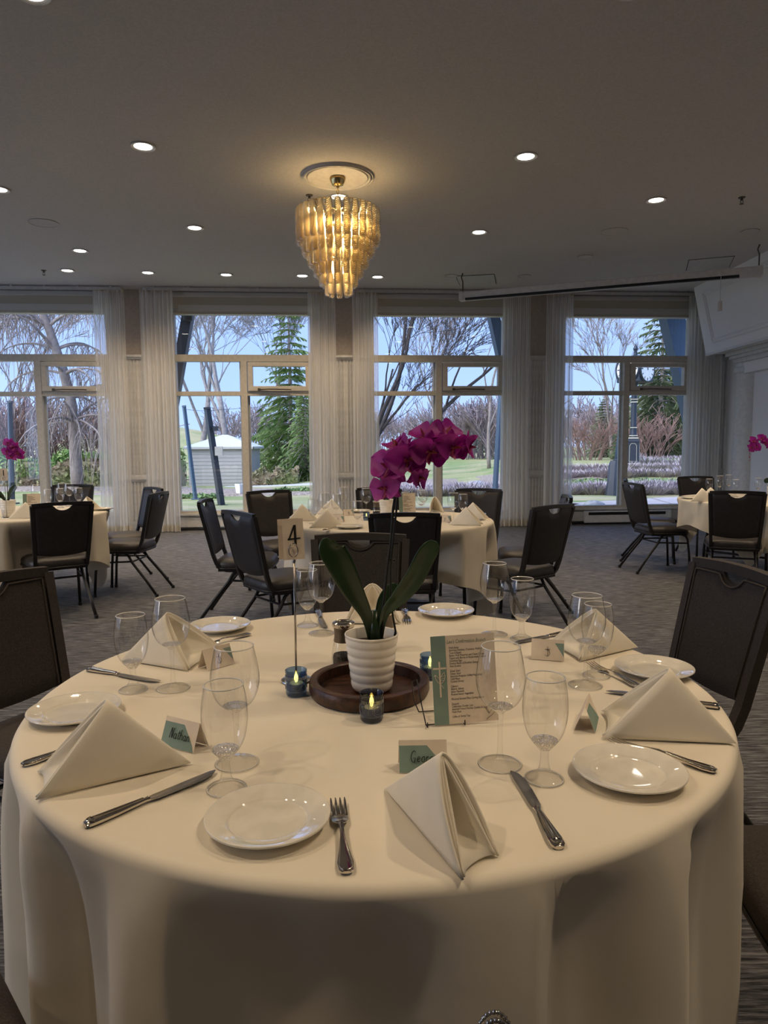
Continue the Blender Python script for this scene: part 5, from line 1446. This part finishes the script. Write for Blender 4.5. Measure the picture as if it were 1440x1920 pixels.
def place_card(c, facing, label, word=None, back_mark=False, wd=.083, ht=.050, cut_right=True):
    """folded tent card; its written face looks along `facing`"""
    t = thing('place_card', label, 'name card', (c[0], c[1], S), face((-facing[0], -facing[1])), 'name cards')
    w = wd / 2; b = .020
    # local: written face is the -y side
    def slabp(y0, poly, nm, m, off):
        f = MB(); n = len(poly)
        P0 = [Vector((x, y0 * (1 - z / ht), z)) for x, z in poly]
        nrm = Vector((0, y0, 0)).normalized() * off
        P1 = [p + nrm for p in P0]
        f.add(P0 + P1, [tuple(range(n)), tuple(range(2 * n - 1, n - 1, -1))] + [(i, (i + 1) % n, n + (i + 1) % n, n + i) for i in range(n)])
        return f.build(nm, MATS[m], t)
    slabp(-b, [(-w, 0), (w, 0), (w, ht), (-w, ht)], 'front_panel', 'card_cream', .0004)
    slabp(b, [(-w, 0), (w, 0), (w, ht), (-w, ht)], 'back_panel', 'card_cream', .0004)
    slabp(-b - .0006, [(-w * .985, .0008), (w * .98, .0008), (w * .85, ht * .22), (0.0, ht * .985), (-w * .985, ht * .985)], 'teal_band', 'card_teal', .0003)
    tilt = Matrix.Rotation(math.atan2(b, ht), 4, 'X')
    if word:
        M = Matrix.Translation((-w * .52, -b - .0014, .004)) @ Matrix.Rotation(-math.atan2(b, ht), 4, 'X') @ Matrix.Translation((0, 0, ht * .28))
        write('handwriting', word, .0185, M, 'ink', t, .075)
    if back_mark:
        slabp(b + .0006, [(-w * .98, ht * .2), (-w * .3, ht * .985), (-w * .98, ht * .985)], 'teal_corner', 'card_teal', .0003)
        f = MB(); M = Matrix.Translation((0, b + .0014, 0)) @ Matrix.Rotation(math.atan2(b, ht), 4, 'X')
        for a, q in (((.0, .010), (.0, .036)), ((-.007, .028), (.007, .028))): f.tube([M @ Vector((a[0], 0, a[1])), M @ Vector((q[0], 0, q[1]))], .0006, 4)
        f.tube([M @ Vector((p[0] * .007 + .001, 0, p[1] * .008 + .019)) for p in arc(0, 0, 1, 1, 100, 330, 8)], .0005, 4)
        f.build('cross_mark', MATS['ink_soft'], t)
    return t
place_card((-.378, 1.285), (-.48, -.88), 'teal and cream name card written with a first name, beside the big left napkin', 'Nathan')
place_card((.064, 1.185), (0.02, -1), 'teal and cream name card behind the front napkin', 'George')
place_card((.402, 1.372), (.93, -.36), 'teal name card seen edge-on right of the goblets', None)
place_card((.425, 1.81), (.25, .97), 'name card at back right showing a small cross on its rear', None, True)
place_card((-.43, 1.765), (-.75, .66), 'name card at back left, partly behind a wine glass', None, True)

# ---- menu card in a wire stand
def text_mesh(name, s, size, m, parent, loc, rot=(pi / 2, 0, 0), xs=1.0, shear=0.0):
    c = bpy.data.curves.new(name, 'FONT'); c.body = s; c.size = size; c.shear = shear; c.resolution_u = 2
    o = bpy.data.objects.new(name, c); COL.objects.link(o)
    bpy.context.view_layer.update()
    me = bpy.data.meshes.new_from_object(o.evaluated_get(bpy.context.evaluated_depsgraph_get()))
    bpy.data.objects.remove(o); bpy.data.curves.remove(c)
    me.materials.clear(); me.materials.append(MATS[m])
    o = bpy.data.objects.new(name, me); COL.objects.link(o); o.parent = parent
    o.location = loc; o.rotation_euler = rot; o.scale = (xs, 1, 1); return o
mc = thing('menu_card', 'upright printed menu card with a teal side band, behind the wine glass', 'menu', (.163, 1.372, S), R(9))
mw, mh = .066, .175
hold = bpy.data.objects.new('card', None)
f = MB(); f.box2((-mw, -.0005, .004), (mw, .0005, .004 + mh)); card = f.build('card', MATS['card_cream'], mc, rot=(R(-9), 0, R(0)))
card.rotation_euler = (R(-9), R(-1.0), 0)
f = MB(); f.box2((-mw, -.0009, .004), (-mw + .030, -.0004, .004 + mh)); f.build('teal_band', MATS['card_teal'], card)
f = MB(); bx_ = -mw + .0155
f.box2((bx_ - .0016, -.0013, .058), (bx_ + .0016, -.0009, .128)); f.box2((bx_ - .0135, -.0013, .113), (bx_ + .0135, -.0009, .1165)); f.build('cross', MATS['card_cream'], card)
f = MB()
def mpath(pts, r=.0005): f.tube([Vector((bx_ + p[0] * .001, -.0013, .090 + p[1] * .001)) for p in pts], r, 4)
mpath([(-12, 10), (-9, 12.5), (-6, 10), (-3, 6), (2, 8), (6, 14), (9, 17), (10.5, 9), (9, 2), (4, -4), (-1, -5), (3, -9), (7, -15)], .0006)
mpath([(-9, 12.5), (-9, 6), (-6, 0), (-1, -5)], .0006); mpath([(3, 8), (10, 11)]); mpath([(3, 4.5), (10.5, 6)]); mpath([(2, 1), (9, 1.5)])
f.build('dove', MATS['card_cream'], card)
text_mesh('heading', "Leo's Confirmation Brunch", .0105, 'ink_teal', card, (-mw + .033, -.0009, .163), xs=.70, shear=.25)
LINES = ['Fresh Juices', 'Assorted Danishes, Croissants, Muffins', 'Toast & Bagels', 'Butter, Fruit Preserves and Cream Cheese', 'Yogurt with Berries & House-made Granola', 'Scrambled Eggs', 'Smoked Bacon & Breakfast Sausage', 'Hash Browns', '',
         'Greek Salad', 'Caesar Salad', 'Assorted Antipasto Grilled Vegetables', 'Cold Meats', 'Cocktail Shrimp', '', 'Calamari', 'Atlantic Salmon', 'Italian Meatballs', 'Roasted Season Vegetables', '', 'Montreal Smoked Meat Carving Station', '',
         'Desserts', 'Celebration Double Cake', 'Assorted French Pastries, Cookies & Squares', 'Fresh Fruit', '', 'Coffee & Herbal Teas']
z = .1525
for ln in LINES:
    if ln: text_mesh('menu_line', ln, .0062, 'ink', card, (-mw + .0365, -.0009, z), xs=.68, shear=.2)
    z -= .00525 if ln else .0042
f = MB()
def mp2(pts): f.tube([Vector((mw - .020 + p[0] * .001, -.0012, .014 + p[1] * .001)) for p in pts], .0004, 4)
mp2([(-6, 16), (-3, 9), (1, 5), (6, 12), (14, 15), (12, 7), (6, 1), (0, -2), (-5, -6)]); mp2([(1, 5), (-2, 14), (-7, 18)]); f.build('dove_outline', MATS['ink_soft'], card)
ws = thing('menu_stand', 'thin black wire stand holding the menu card', 'stand', (.125, 1.395, S), R(9))
f = MB()
for x in (-.048, .028):
    f.tube([(x, -.034, .012), (x, -.035, .003), (x, -.02, .0018), (x - .006, .004, .045), (x - .012, .012, .085), (x - .018, .03, .075), (x - .012, .042, .03), (x, .05, .002)], .0013, 6, False)
f.tube([(-.048, .05, .002), (.028, .05, .002)], .0013, 6); f.tube([(-.048, -.02, .002), (.028, -.02, .002)], .0013, 6)
f.build('wire_frame', MATS['chair_black'], ws, smooth='all')

# ---- wooden tray
TRC = (-.036, 1.565)
t = thing('round_tray', 'round dark walnut tray with a raised rim under the orchid pot', 'tray', (*TRC, S))
lathe_part('base', [(0, .0), (.128, .0), (.1335, .004), (.1335, .008), (0, .008)], 'tray_wood', t, 64)
lathe_part('rim', [(.1325, .002), (.1365, .012), (.1355, .031), (.133, .034), (.119, .034), (.116, .031), (.115, .008)], 'tray_wood', t, 64)

# ---- pepper and salt mills
def mill(x, y, label, fill):
    t = thing('spice_mill', label, 'mill', (x, y, S), 0, 'glass spice mills')
    lathe_part('jar', arc_prof([(0, .001), (.026, .001), (.030, .006), (.0305, .025), (.027, .05), (.024, .063)], 3), 'bowl_glass', t, 28, 'all')
    lathe_part('filling', [(0, .003), (.027, .004), (.028, .020), (.0265, .028), (0, .030)], fill, t, 24)
    lathe_part('collar', [(.0245, .062), (.0255, .064), (.0235, .075), (.025, .098), (.027, .102), (0, .102)], 'mill_cap', t, 28)
    lathe_part('cap', [(.0275, .100), (.029, .104), (.0285, .110), (.023, .113), (.021, .1125), (.019, .110), (0, .110)], 'steel', t, 28)
mill(-.105, 1.765, 'glass pepper mill with a brown cap left of the orchid pot', 'pepper')
mill(.000, 1.90, 'glass mill hidden behind the orchid pot', 'candle_wax')

# ---- pressed glass candle holders
def holder(x, y, label, m, rz=0.0, h=.058, r=.0235):
    t = thing('candle_holder', label, 'candle holder', (x, y, S), rz, 'glass candle holders')
    lathe_part('cup', [(0, .001), (r * .93, .001), (r, .004), (r, h - .008), (r * 1.04, h - .006), (r * 1.04, h - .001), (r * .98, h), (r * .93, h - .002), (r * .90, .012), (0, .008)], m, t, 40)
    f = MB()
    def band(a, z): return Vector(((r + .0006) * math.cos(a), (r + .0006) * math.sin(a), z))
    for k in range(4):
        a0 = -pi / 2 + .25 + k * pi / 2
        for q in (.011, .0075): f.tube([band(a0 + q / r * math.cos(b), .026 + q * math.sin(b)) for b in [2 * pi * j / 20 for j in range(21)]], .0007, 5, False)
        for j in range(14):
            b = 2 * pi * j / 14; c = band(a0 + .0093 / r * math.cos(b), .026 + .0093 * math.sin(b)); q = MB(); q.lathe([(0, -.0009), (.0009, 0), (0, .0009)], 5, c); f.add(q.v, q.f)
        a1 = a0 + pi / 4
        f.tube([band(a1, .012), band(a1, .042)], .0007, 5)
    f.build('pressed_pattern', MATS['pressed_glass'], t, smooth='all')
    f = MB()
    for k in range(44):
        a = 2 * pi * k / 44; f.tube([band(a, h - .020), band(a, h - .012)], .0008, 4)
    f.build('bead_band', MATS['pressed_glass'], t)
    lathe_part('tealight', [(0, .009), (.0185, .009), (.019, .012), (.019, .024), (.016, .027), (.006, .026), (0, .0265)], 'candle_wax', t, 24)
    f = MB(); f.lathe([(0, .027), (.0035, .030), (.0050, .036), (.0040, .043), (.0012, .050), (0, .052)], 10, (0, 0, 0)); f.build('led_flame', MATS['flame'], t, smooth=True)
    return t
holder(-.200, 1.552, 'blue pressed glass candle holder left of the tray, in front of the number stand', 'candle_glass_blue')
holder(-.028, 1.402, 'grey blue pressed glass candle holder in front of the tray', 'candle_glass_grey', .3)
holder(.108, 1.66, 'dark blue candle holder hidden behind the menu card', 'candle_glass_blue', .6)

# ---- table number on a ring stand
def four(f, M, s):
    for poly in ([(.30, 0), (.42, 0), (.42, 1.0), (.30, 1.0)], [(-.02, .25), (.62, .30), (.62, .36), (-.02, .34)], [(-.02, .25), (.08, .25), (.40, 1.0), (.30, 1.0)]):
        n = len(poly); P0 = [M @ Vector((x * s, -.0006, z * s)) for x, z in poly]; P1 = [M @ Vector((x * s, 0, z * s)) for x, z in poly]
        f.add(P0 + P1, [tuple(range(n)), tuple(range(2 * n - 1, n - 1, -1))] + [(i, (i + 1) % n, n + (i + 1) % n, n + i) for i in range(n)])
def number_stand(x, y, rz, label, num=True, zs=1.0):
    t = thing('number_stand', label, 'table number', (x, y, S), rz, 'table number stands')
    lathe_part('base', [(0, .010), (.008, .010), (.012, .008), (.030, .006), (.036, .003), (.037, .0005), (0, .0005)], 'steel', t, 32)
    f = MB(); f.tube([(0, 0, .008), (0, 0, .298 * zs)], .0026, 8); f.build('rod', MATS['steel_dull'], t, smooth='all')
    f = MB(); zc = .298 * zs + .016
    f.tube([(.0105 * math.cos(a), -.010, zc + .016 * math.sin(a)) for a in [-pi / 2 + 2 * pi * .97 * k / 24 for k in range(25)]], .0014, 6); f.lathe([(.0042, .285 * zs), (.0042, .300 * zs), (0, .302 * zs)], 10); f.build('ring_clip', MATS['steel_dull'], t, smooth='all')
    def sheet(nm, y0, lean, xo):
        f = MB(); f.box2((-.0245, -.0004, 0), (.0245, .0004, .095)); o = f.build(nm, MATS['card_cream'], t); o.location = (xo, y0, .292 * zs); o.rotation_euler = (R(lean), R(-2), R(14)); return o
    s1 = sheet('card', -.004, -3, .002)
    sheet('back_card', .012, 3, -.012)
    if num:
        f = MB(); four(f, Matrix.Translation((-.0125, -.0006, .034)), .047); f.build('numeral', MATS['ink'], s1)
    return t
number_stand(-.212, 1.648, 0, 'cream card with a black figure 4 on a tall ring stand')

# ---- orchid
def petal(f, L_, W_, ang, cup, n=7, tip=1.0, zoff=0.0, droop=0.0):
    """petal lying in the local xz plane, growing from the origin along ang, facing -y"""
    ca, sa = math.cos(ang), math.sin(ang)
    def fn(u, v):
        s = -1 + 2 * u; t = v
        w = W_ * (math.sin(pi * min(1, t ** .62 * .97 + .015)) ** .75) * (1 if t < .999 else .25)
        x, z = s * w * .5, t * L_
        y = cup * ((s * w * .5) ** 2 / max(W_, 1e-4) * 2.2) - droop * t * t * L_ + zoff - .002 * math.sin(s * 5 + t * 6)
        return (ca * z - sa * x, y, sa * z + ca * x)
    f.grid(n, 9, fn)
def flower(parent, c, direction, s=1.0, roll=0.0, pale=False, seed=0):
    rnd = random.Random(seed)
    d = Vector(direction).normalized()
    q = (-d).to_track_quat('Y', 'Z').to_matrix().to_4x4() @ Matrix.Rotation(roll, 4, 'Y')
    f = MB(); f.lathe([(0, -.009), (.0035, -.006), (.004, 0), (.002, .004), (0, .004)], 8)
    fl = f.build('flower', MATS['petal_throat'], parent, smooth='all')
    fl.matrix_local = Matrix.Translation(c) @ q @ Matrix.Rotation(pi / 2, 4, 'X') @ Matrix.Scale(s, 4)
    inv = Matrix.Rotation(-pi / 2, 4, 'X')
    pm = 'petal_pale' if pale else 'petal'
    def add(nm, m, *a, **k):
        g = MB(); petal(g, *a, **k); o = g.build(nm, MATS[m], fl, smooth='all'); o.matrix_local = inv; return o
    for a, w in ((90, .036), (215, .033), (325, .033)): add('sepal', pm, .048 + rnd.uniform(-.003, .003), w, R(a + rnd.uniform(-6, 6)), .5, zoff=.004, droop=-.20)
    for a in (14, 166): add('petal', pm, .056, .066, R(a + rnd.uniform(-6, 6)), -.5, zoff=0, droop=-.10)
    g = MB(); petal(g, .026, .020, R(270), .9, droop=.55, zoff=-.003); petal(g, .015, .012, R(20), .8, droop=.9, zoff=-.004); petal(g, .015, .012, R(160), .8, droop=.9, zoff=-.004)
    o = g.build('lip', MATS['petal_lip'], fl, smooth='all'); o.matrix_local = inv
    return fl
def leaf(t, pts, w, m, up=(0, -1, 0.2), nm='leaf'):
    """strap leaf along pts, channelled along the midrib"""
    P = [Vector(p) for p in pts]; n = len(P)
    def cr(x):
        x *= (n - 1); i = min(int(x), n - 2); k = x - i
        p0, p1, p2, p3 = P[max(i - 1, 0)], P[i], P[i + 1], P[min(i + 2, n - 1)]
        return 0.5 * ((2 * p1) + (-p0 + p2) * k + (2 * p0 - 5 * p1 + 4 * p2 - p3) * k * k + (-p0 + 3 * p1 - 3 * p2 + p3) * k ** 3)
    U = Vector(up)
    def fn(u, v):
        c = cr(v); tg = (cr(min(1, v + .02)) - cr(max(0, v - .02))).normalized()
        sd = tg.cross(U).normalized(); nr = sd.cross(tg).normalized()
        ww = w * (0.30 + .70 * math.sin(pi * .5 * min(1, max(0, (v - .05) / .60))) ** 1.7) * (1 if v < .74 else math.sqrt(max(0.004, 1 - ((v - .74) / .26) ** 2)))
        s = -1 + 2 * u
        return c + sd * s * ww * .5 + nr * (abs(s) ** 1.4) * ww * .17 * (1 - v ** 3)
    f = MB(); f.grid(9, 24, fn); return f.build(nm, MATS[m], t, smooth='all', solid=.0016)
def pot_parts(t, s=1.0):
    prof = [(0, .001), (.040, .001), (.043, .004)]
    for k in range(43):
        z = .006 + .1175 * k / 42; fr = (k / 7.0) % 1.0
        prof.append((.0432 + .0155 * z / .128 + .0019 * math.sin(pi * fr) ** .7, z))
    prof += [(.0600, .1245), (.0605, .128), (.0592, .130), (.0570, .128), (.054, .09), (.050, .05)]
    f = MB(); f.lathe([(a * s, b * s) for a, b in prof], 56); return f.build('pot', MATS['pot_ceramic'], t, smooth='all')
ox, oy, oz = -.030, 1.560, S + .0085
t = thing('potted_orchid', 'pink moth orchid in a ribbed white pot on the wooden tray', 'orchid', (ox, oy, oz))
pot_parts(t)
f = MB(); f.lathe([(0, .108), (.045, .106), (.0555, .104)], 28); f.build('soil', MATS['soil'], t)
W = lambda x, y, z: (x - ox, y - oy, z - oz)
leaf(t, [W(-.028, 1.56, .875), W(-.040, 1.55, .94), W(-.068, 1.535, 1.00), W(-.095, 1.525, 1.06), W(-.114, 1.52, 1.098), W(-.110, 1.515, 1.116)], .058, 'leaf_dark')
leaf(t, [W(-.012, 1.56, .880), W(.000, 1.55, .945), W(.030, 1.53, .985), W(.062, 1.515, 1.03), W(.090, 1.505, 1.085), W(.112, 1.50, 1.113)], .044, 'leaf_mid', (.35, -1, .3))
leaf(t, [W(-.022, 1.57, .875), W(-.010, 1.575, .93), W(.006, 1.585, .972), W(.030, 1.60, 1.000)], .040, 'leaf_dark', (.2, -1, .2))
f = MB(); f.tube([W(-.021, 1.56, .865), W(-.022, 1.56, .95)], [.016, .010], 10); f.build('crown', MATS['leaf_dark'], t, smooth='all')
st = [(-.008, 1.555, .870), (-.003, 1.555, .96), (.006, 1.555, 1.04), (.014, 1.552, 1.10), (.020, 1.55, 1.18), (.028, 1.55, 1.23), (.044, 1.55, 1.285), (.075, 1.55, 1.325), (.115, 1.55, 1.342), (.155, 1.55, 1.335), (.185, 1.55, 1.318)]
f = MB(); f.tube([W(*p) for p in st], [.0034, .0034, .0032, .003, .003, .0028, .0026, .0022, .002, .0018, .0014], 8); f.build('flower_stem', MATS['stem_dark'], t, smooth='all')
f = MB(); f.tube([W(.020, 1.575, .875), W(.024, 1.572, .90), W(.013, 1.570, .97), W(.014, 1.562, 1.05), W(.022, 1.558, 1.13), W(.034, 1.556, 1.235), W(.040, 1.556, 1.262)], .0024, 7); f.build('support_stake', MATS['stem_dark'], t, smooth='all')
f = MB(); f.lathe([(.006, -.003), (.0065, 0), (.006, .003), (.0035, .003), (.0035, -.003)], 12, W(.011, 1.556, 1.066)); f.lathe([(0, -.004), (.004, -.002), (.004, .002), (0, .004)], 8, W(.021, 1.55, 1.065)); f.build('stem_clip', MATS['stem_dark'], t, smooth=True)
f = MB(); f.tube([W(-.050, 1.53, .868), W(-.064, 1.525, .88), W(-.069, 1.522, .897)], .0015, 5); f.build('air_root', MATS['leaf_pale'], t)
leaf(t, [W(.020, 1.57, 1.215), W(.014, 1.568, 1.235), W(.016, 1.565, 1.255)], .026, 'leaf_pale', (0, -1, .2), 'bract')
FL = [((.012, 1.535, 1.272), (-.55, -1, .15), 1.12, .1, True), ((.050, 1.520, 1.285), (.45, -1, -.05), 1.15, -.1, False), ((.026, 1.560, 1.318), (-.5, -.3, .75), .95, .3, False),
      ((.002, 1.545, 1.225), (-.7, -1, -.15), .92, -.2, True), ((.078, 1.545, 1.247), (.9, -.6, -.5), .85, .2, False), ((.092, 1.545, 1.338), (-.2, -.55, .75), 1.05, .2, False),
      ((.098, 1.520, 1.303), (.25, -1, -.30), 1.08, .15, False), ((.135, 1.545, 1.343), (.25, -.6, .7), 1.02, -.2, False), ((.148, 1.522, 1.312), (.55, -1, -.25), 1.0, .05, False),
      ((.186, 1.545, 1.312), (1.0, -.30, -.2), .88, .1, False)]
for k, (c, dr, s, rl, pale) in enumerate(FL): flower(t, W(*c), dr, s * .86, rl, pale, k)
f = MB()
for c, dr, *_ in FL:
    c = Vector(W(*c)); best = min((Vector(W(*p)) for p in st[4:]), key=lambda p: (p - c).length)
    f.tube([best, (best + c) / 2 + Vector((0, .006, .004)), c + Vector((0, .004, 0))], .0013, 5)
f.build('flower_stalks', MATS['stem_dark'], t)

# orchids of the other tables (smaller on the picture, same make)
def far_orchid(x, y, rz, label, flowers, lean, z0=S):
    t = thing('potted_orchid', label, 'orchid', (x, y, z0), rz, 'orchids on the other tables')
    pot_parts(t)
    f = MB(); f.lathe([(0, .108), (.045, .106), (.0555, .104)], 20); f.build('soil', MATS['soil'], t)
    leaf(t, [(0, 0, .10), (.03, -.02, .17), (.07, -.04, .22), (.10, -.05, .25)], .05, 'leaf_dark')
    leaf(t, [(0, 0, .10), (-.03, -.02, .16), (-.07, -.03, .19), (-.12, -.04, .18)], .05, 'leaf_dark')
    P = [(0, 0, .1), (.005, 0, .25), (.012 * lean, 0, .40), (.05 * lean, 0, .52), (.11 * lean, 0, .575), (.18 * lean, 0, .56), (.215 * lean, 0, .52)]
    f = MB(); f.tube(P, .003, 6); f.build('flower_stem', MATS['stem_dark'], t, smooth='all')
    for k, (i, dx, dz) in enumerate(flowers):
        p = Vector(P[i]) + Vector((dx, -.01, dz)); flower(t, p, (.3 * lean * (k % 2), -1, .1 - .2 * (k % 3 == 0)), .95, .2 * k, False, k + 20)
    return t
FLS = [(3, 0, 0), (3, .03, -.04), (4, -.02, .01), (4, .02, -.03), (5, -.02, .0), (5, .01, -.05), (6, 0, -.02)]
far_orchid(.02, 5.50, 0, 'orchid on the table ahead, hidden behind the near flowers', [(3, 0, -.03), (4, -.02, -.03), (4, .02, -.06), (5, 0, -.05)], 1.0)
far_orchid(-3.03, 5.70, 0, 'orchid in a white pot at the left edge on the left table', FLS, .55)
o = far_orchid(3.70, 6.72, 0, 'dark pink orchid arching in from the right edge on the right table', FLS, -1.1)
f = MB(); f.tube([(-.237, 0, .52), (-.245, 0, .46), (-.25, -.01, .40)], .0016, 5)
for z, s in ((.43, .010), (.40, .008)): f.lathe([(0, -s), (s * .8, 0), (0, s)], 8, (-.25, -.01, z - .02))
f.build('flower_buds', MATS['petal_lip'], o, smooth=True)

# ---- the far tables' settings
G2n = 'napkins on the table ahead'
def nap(c, ang, label, group, s=1.0):
    a = R(ang); d = Vector((math.cos(a), math.sin(a))); n = Vector((-d.y, d.x)); c = Vector(c)
    napkin(tuple(c + d * .12 * s), tuple(c - d * .12 * s - n * .035), tuple(c - d * .10 * s + n * .08), .122 * s, .48, label, group, False)
nap((-.388, 4.76), 8, 'napkin at near left on the table ahead, right beside the number card', G2n)
nap((-.60, 5.17), 12, 'napkin at the left edge of the table ahead, above the number card', G2n)
nap((-.42, 5.66), -20, 'small-looking napkin behind the left glasses on the table ahead', G2n)
nap((.565, 4.86), 175, 'napkin at near right on the table ahead', G2n)
nap((.66, 5.24), 170, 'napkin at the right edge of the table ahead, beside its plate', G2n)
nap((.43, 5.83), 100, 'napkin at the far right on the table ahead below the window', G2n)
GP2 = 'plates on the table ahead'
for x, y, lb in [(-.23, 4.72, 'plate at the near edge of the table ahead, left of the orchid stem'), (.70, 5.475, 'plate at the right edge of the table ahead'), (-.20, 5.83, 'plate at the far side of the table ahead'), (-.62, 5.33, 'plate under the leftmost napkin of the table ahead')]:
    PL.place((x, y, S), 0, lb, GP2)
for x, y, lb in [(-.43, 5.09, 'wine glass nearest the left napkins on the table ahead'), (-.33, 5.74, 'wine glass rising behind the left glasses on the table ahead'), (-.14, 5.56, 'dark-looking wine glass just left of the pink flowers'), (.49, 4.99, 'wine glass above the right napkins on the table ahead'), (.31, 5.60, 'wine glass under the hanging orchid flower on the table ahead'), (.28, 5.32, 'wine glass right of the menu on the table ahead')]:
    WG.place((x, y, S), 0, lb, 'wine glasses on the table ahead')
for x, y, lb in [(-.50, 4.99, 'goblet at far left of the glass cluster on the table ahead'), (-.37, 5.45, 'goblet inside the left glass cluster on the table ahead'), (-.18, 4.78, 'goblet standing behind the near plate on the table ahead'), (.60, 5.365, 'goblet right of the wine glass by the right napkins, table ahead'), (.17, 5.62, 'goblet beside the menu on the table ahead')]:
    GO.place((x, y, S), 0, lb, 'goblets on the table ahead')
holder(-.13, 5.21, 'bright blue candle holder on the table ahead', 'candle_glass_blue')
mill(-.06, 5.60, 'brown capped mill beside the white pot on the table ahead', 'pepper')
for c, fc, lb in [((-.33, 5.10), (.2, 1), 'teal name card right of the left napkin, table ahead'), ((.44, 5.06), (.5, 1), 'teal name card left of the right napkin, table ahead'), ((-.28, 5.56), (-.3, 1), 'pale name card at the far left, table ahead')]:
    place_card(c, fc, lb, None, True)
lay(FK, (-.40, 4.60), (-.25, 4.70), 'fork beside the near plate on the table ahead', 'forks on the other tables')
lay(KN, (.62, 5.0), (.74, 5.2), 'knife right of the napkin on the table ahead', 'knives on the other tables')
lay(FK, (.28, 4.78), (.36, 4.92), 'fork right of the chair back on the table ahead', 'forks on the other tables')
def small_menu(x, y, rz, label):
    t = thing('menu_card', label, 'menu', (x, y, S), rz, 'menu cards on the other tables')
    f = MB(); f.box2((-mw, -.0006, 0), (mw, .0006, .175)); c = f.build('card', MATS['card_cream'], t, rot=(R(-8), 0, 0))
    f = MB(); f.box2((-mw, -.001, 0), (-mw + .03, -.0006, .175)); f.build('teal_band', MATS['card_teal'], c)
    f = MB(); rr = random.Random(3)
    for k in range(20):
        if k in (8, 13, 17): continue
        f.box2((-mw + .036, -.001, .150 - k * .0068), (-mw + .036 + rr.uniform(.025, .075), -.0007, .1525 - k * .0068))
    b = f.build('menu_lines', MATS['ink_soft'], c); b['kind'] = 'stuff'
small_menu(.185, 5.52, .2, 'menu card with a teal band on the table ahead')
small_menu(-2.87, 5.76, .25, 'menu card with a teal band on the left table')
# left table
nap((-2.80, 5.52), 6, 'napkin behind the near chair back on the left table', 'napkins on the left table')
nap((-2.56, 6.12), 170, 'napkin at the right edge of the left table', 'napkins on the left table')
PL.place((-2.46, 6.20, S), 0, 'plate at the right edge of the left table', 'plates on the left table')
for x, y, lb in [(-3.14, 6.40, 'wine glass left of the window mullion on the left table'), (-3.03, 6.67, 'wine glass in the middle of the trio on the left table'), (-2.93, 6.60, 'wine glass right of the trio on the left table'), (-3.50, 6.45, 'wine glass behind the orchid leaves on the left table')]:
    WG.place((x, y, S), 0, lb, 'wine glasses on the left table')
for x, y, lb in [(-2.99, 6.30, 'goblet just right of the window mullion on the left table'), (-2.94, 6.43, 'goblet between the wine glasses on the left table'), (-2.80, 6.50, 'goblet beside the right napkin on the left table')]:
    GO.place((x, y, S), 0, lb, 'goblets on the left table')
ns = number_stand(-2.98, 5.58, 0, 'number card stand at the left edge on the left table', False)
f = MB(); f.box((-.004, -.0008, .06), (.007, .0008, .047)); f.build('numeral', MATS['ink'], [k for k in ns.children if k.name.startswith('card')][0])
holder(-3.10, 5.62, 'blue candle holder by the pot on the left table', 'candle_glass_blue')
# right table
nap((2.98, 6.66), 200, 'napkin lying open at the left edge of the right table, further left', 'napkins on the right table')
nap((3.12, 6.78), 185, 'napkin at the left edge of the right table, nearer the chair back', 'napkins on the right table')
PL.place((3.02, 6.98, S), 0, 'plate under the napkins at the left of the right table', 'plates on the right table')
for x, y, lb in [(3.42, 7.22, 'wine glass second from the left on the right table'), (3.60, 7.40, 'tall wine glass before the grey wall on the right table'), (3.98, 7.30, 'wine glass at the right edge of the picture on the right table')]:
    WG.place((x, y, S), 0, lb, 'wine glasses on the right table')
for x, y, lb in [(3.36, 7.32, 'goblet leftmost on the right table'), (3.55, 7.16, 'goblet between the wine glasses on the right table'), (3.92, 7.42, 'goblet left of the edge wine glass on the right table')]:
    GO.place((x, y, S), 0, lb, 'goblets on the right table')
mill(3.88, 7.05, 'brown capped mill at the right edge on the right table', 'pepper')
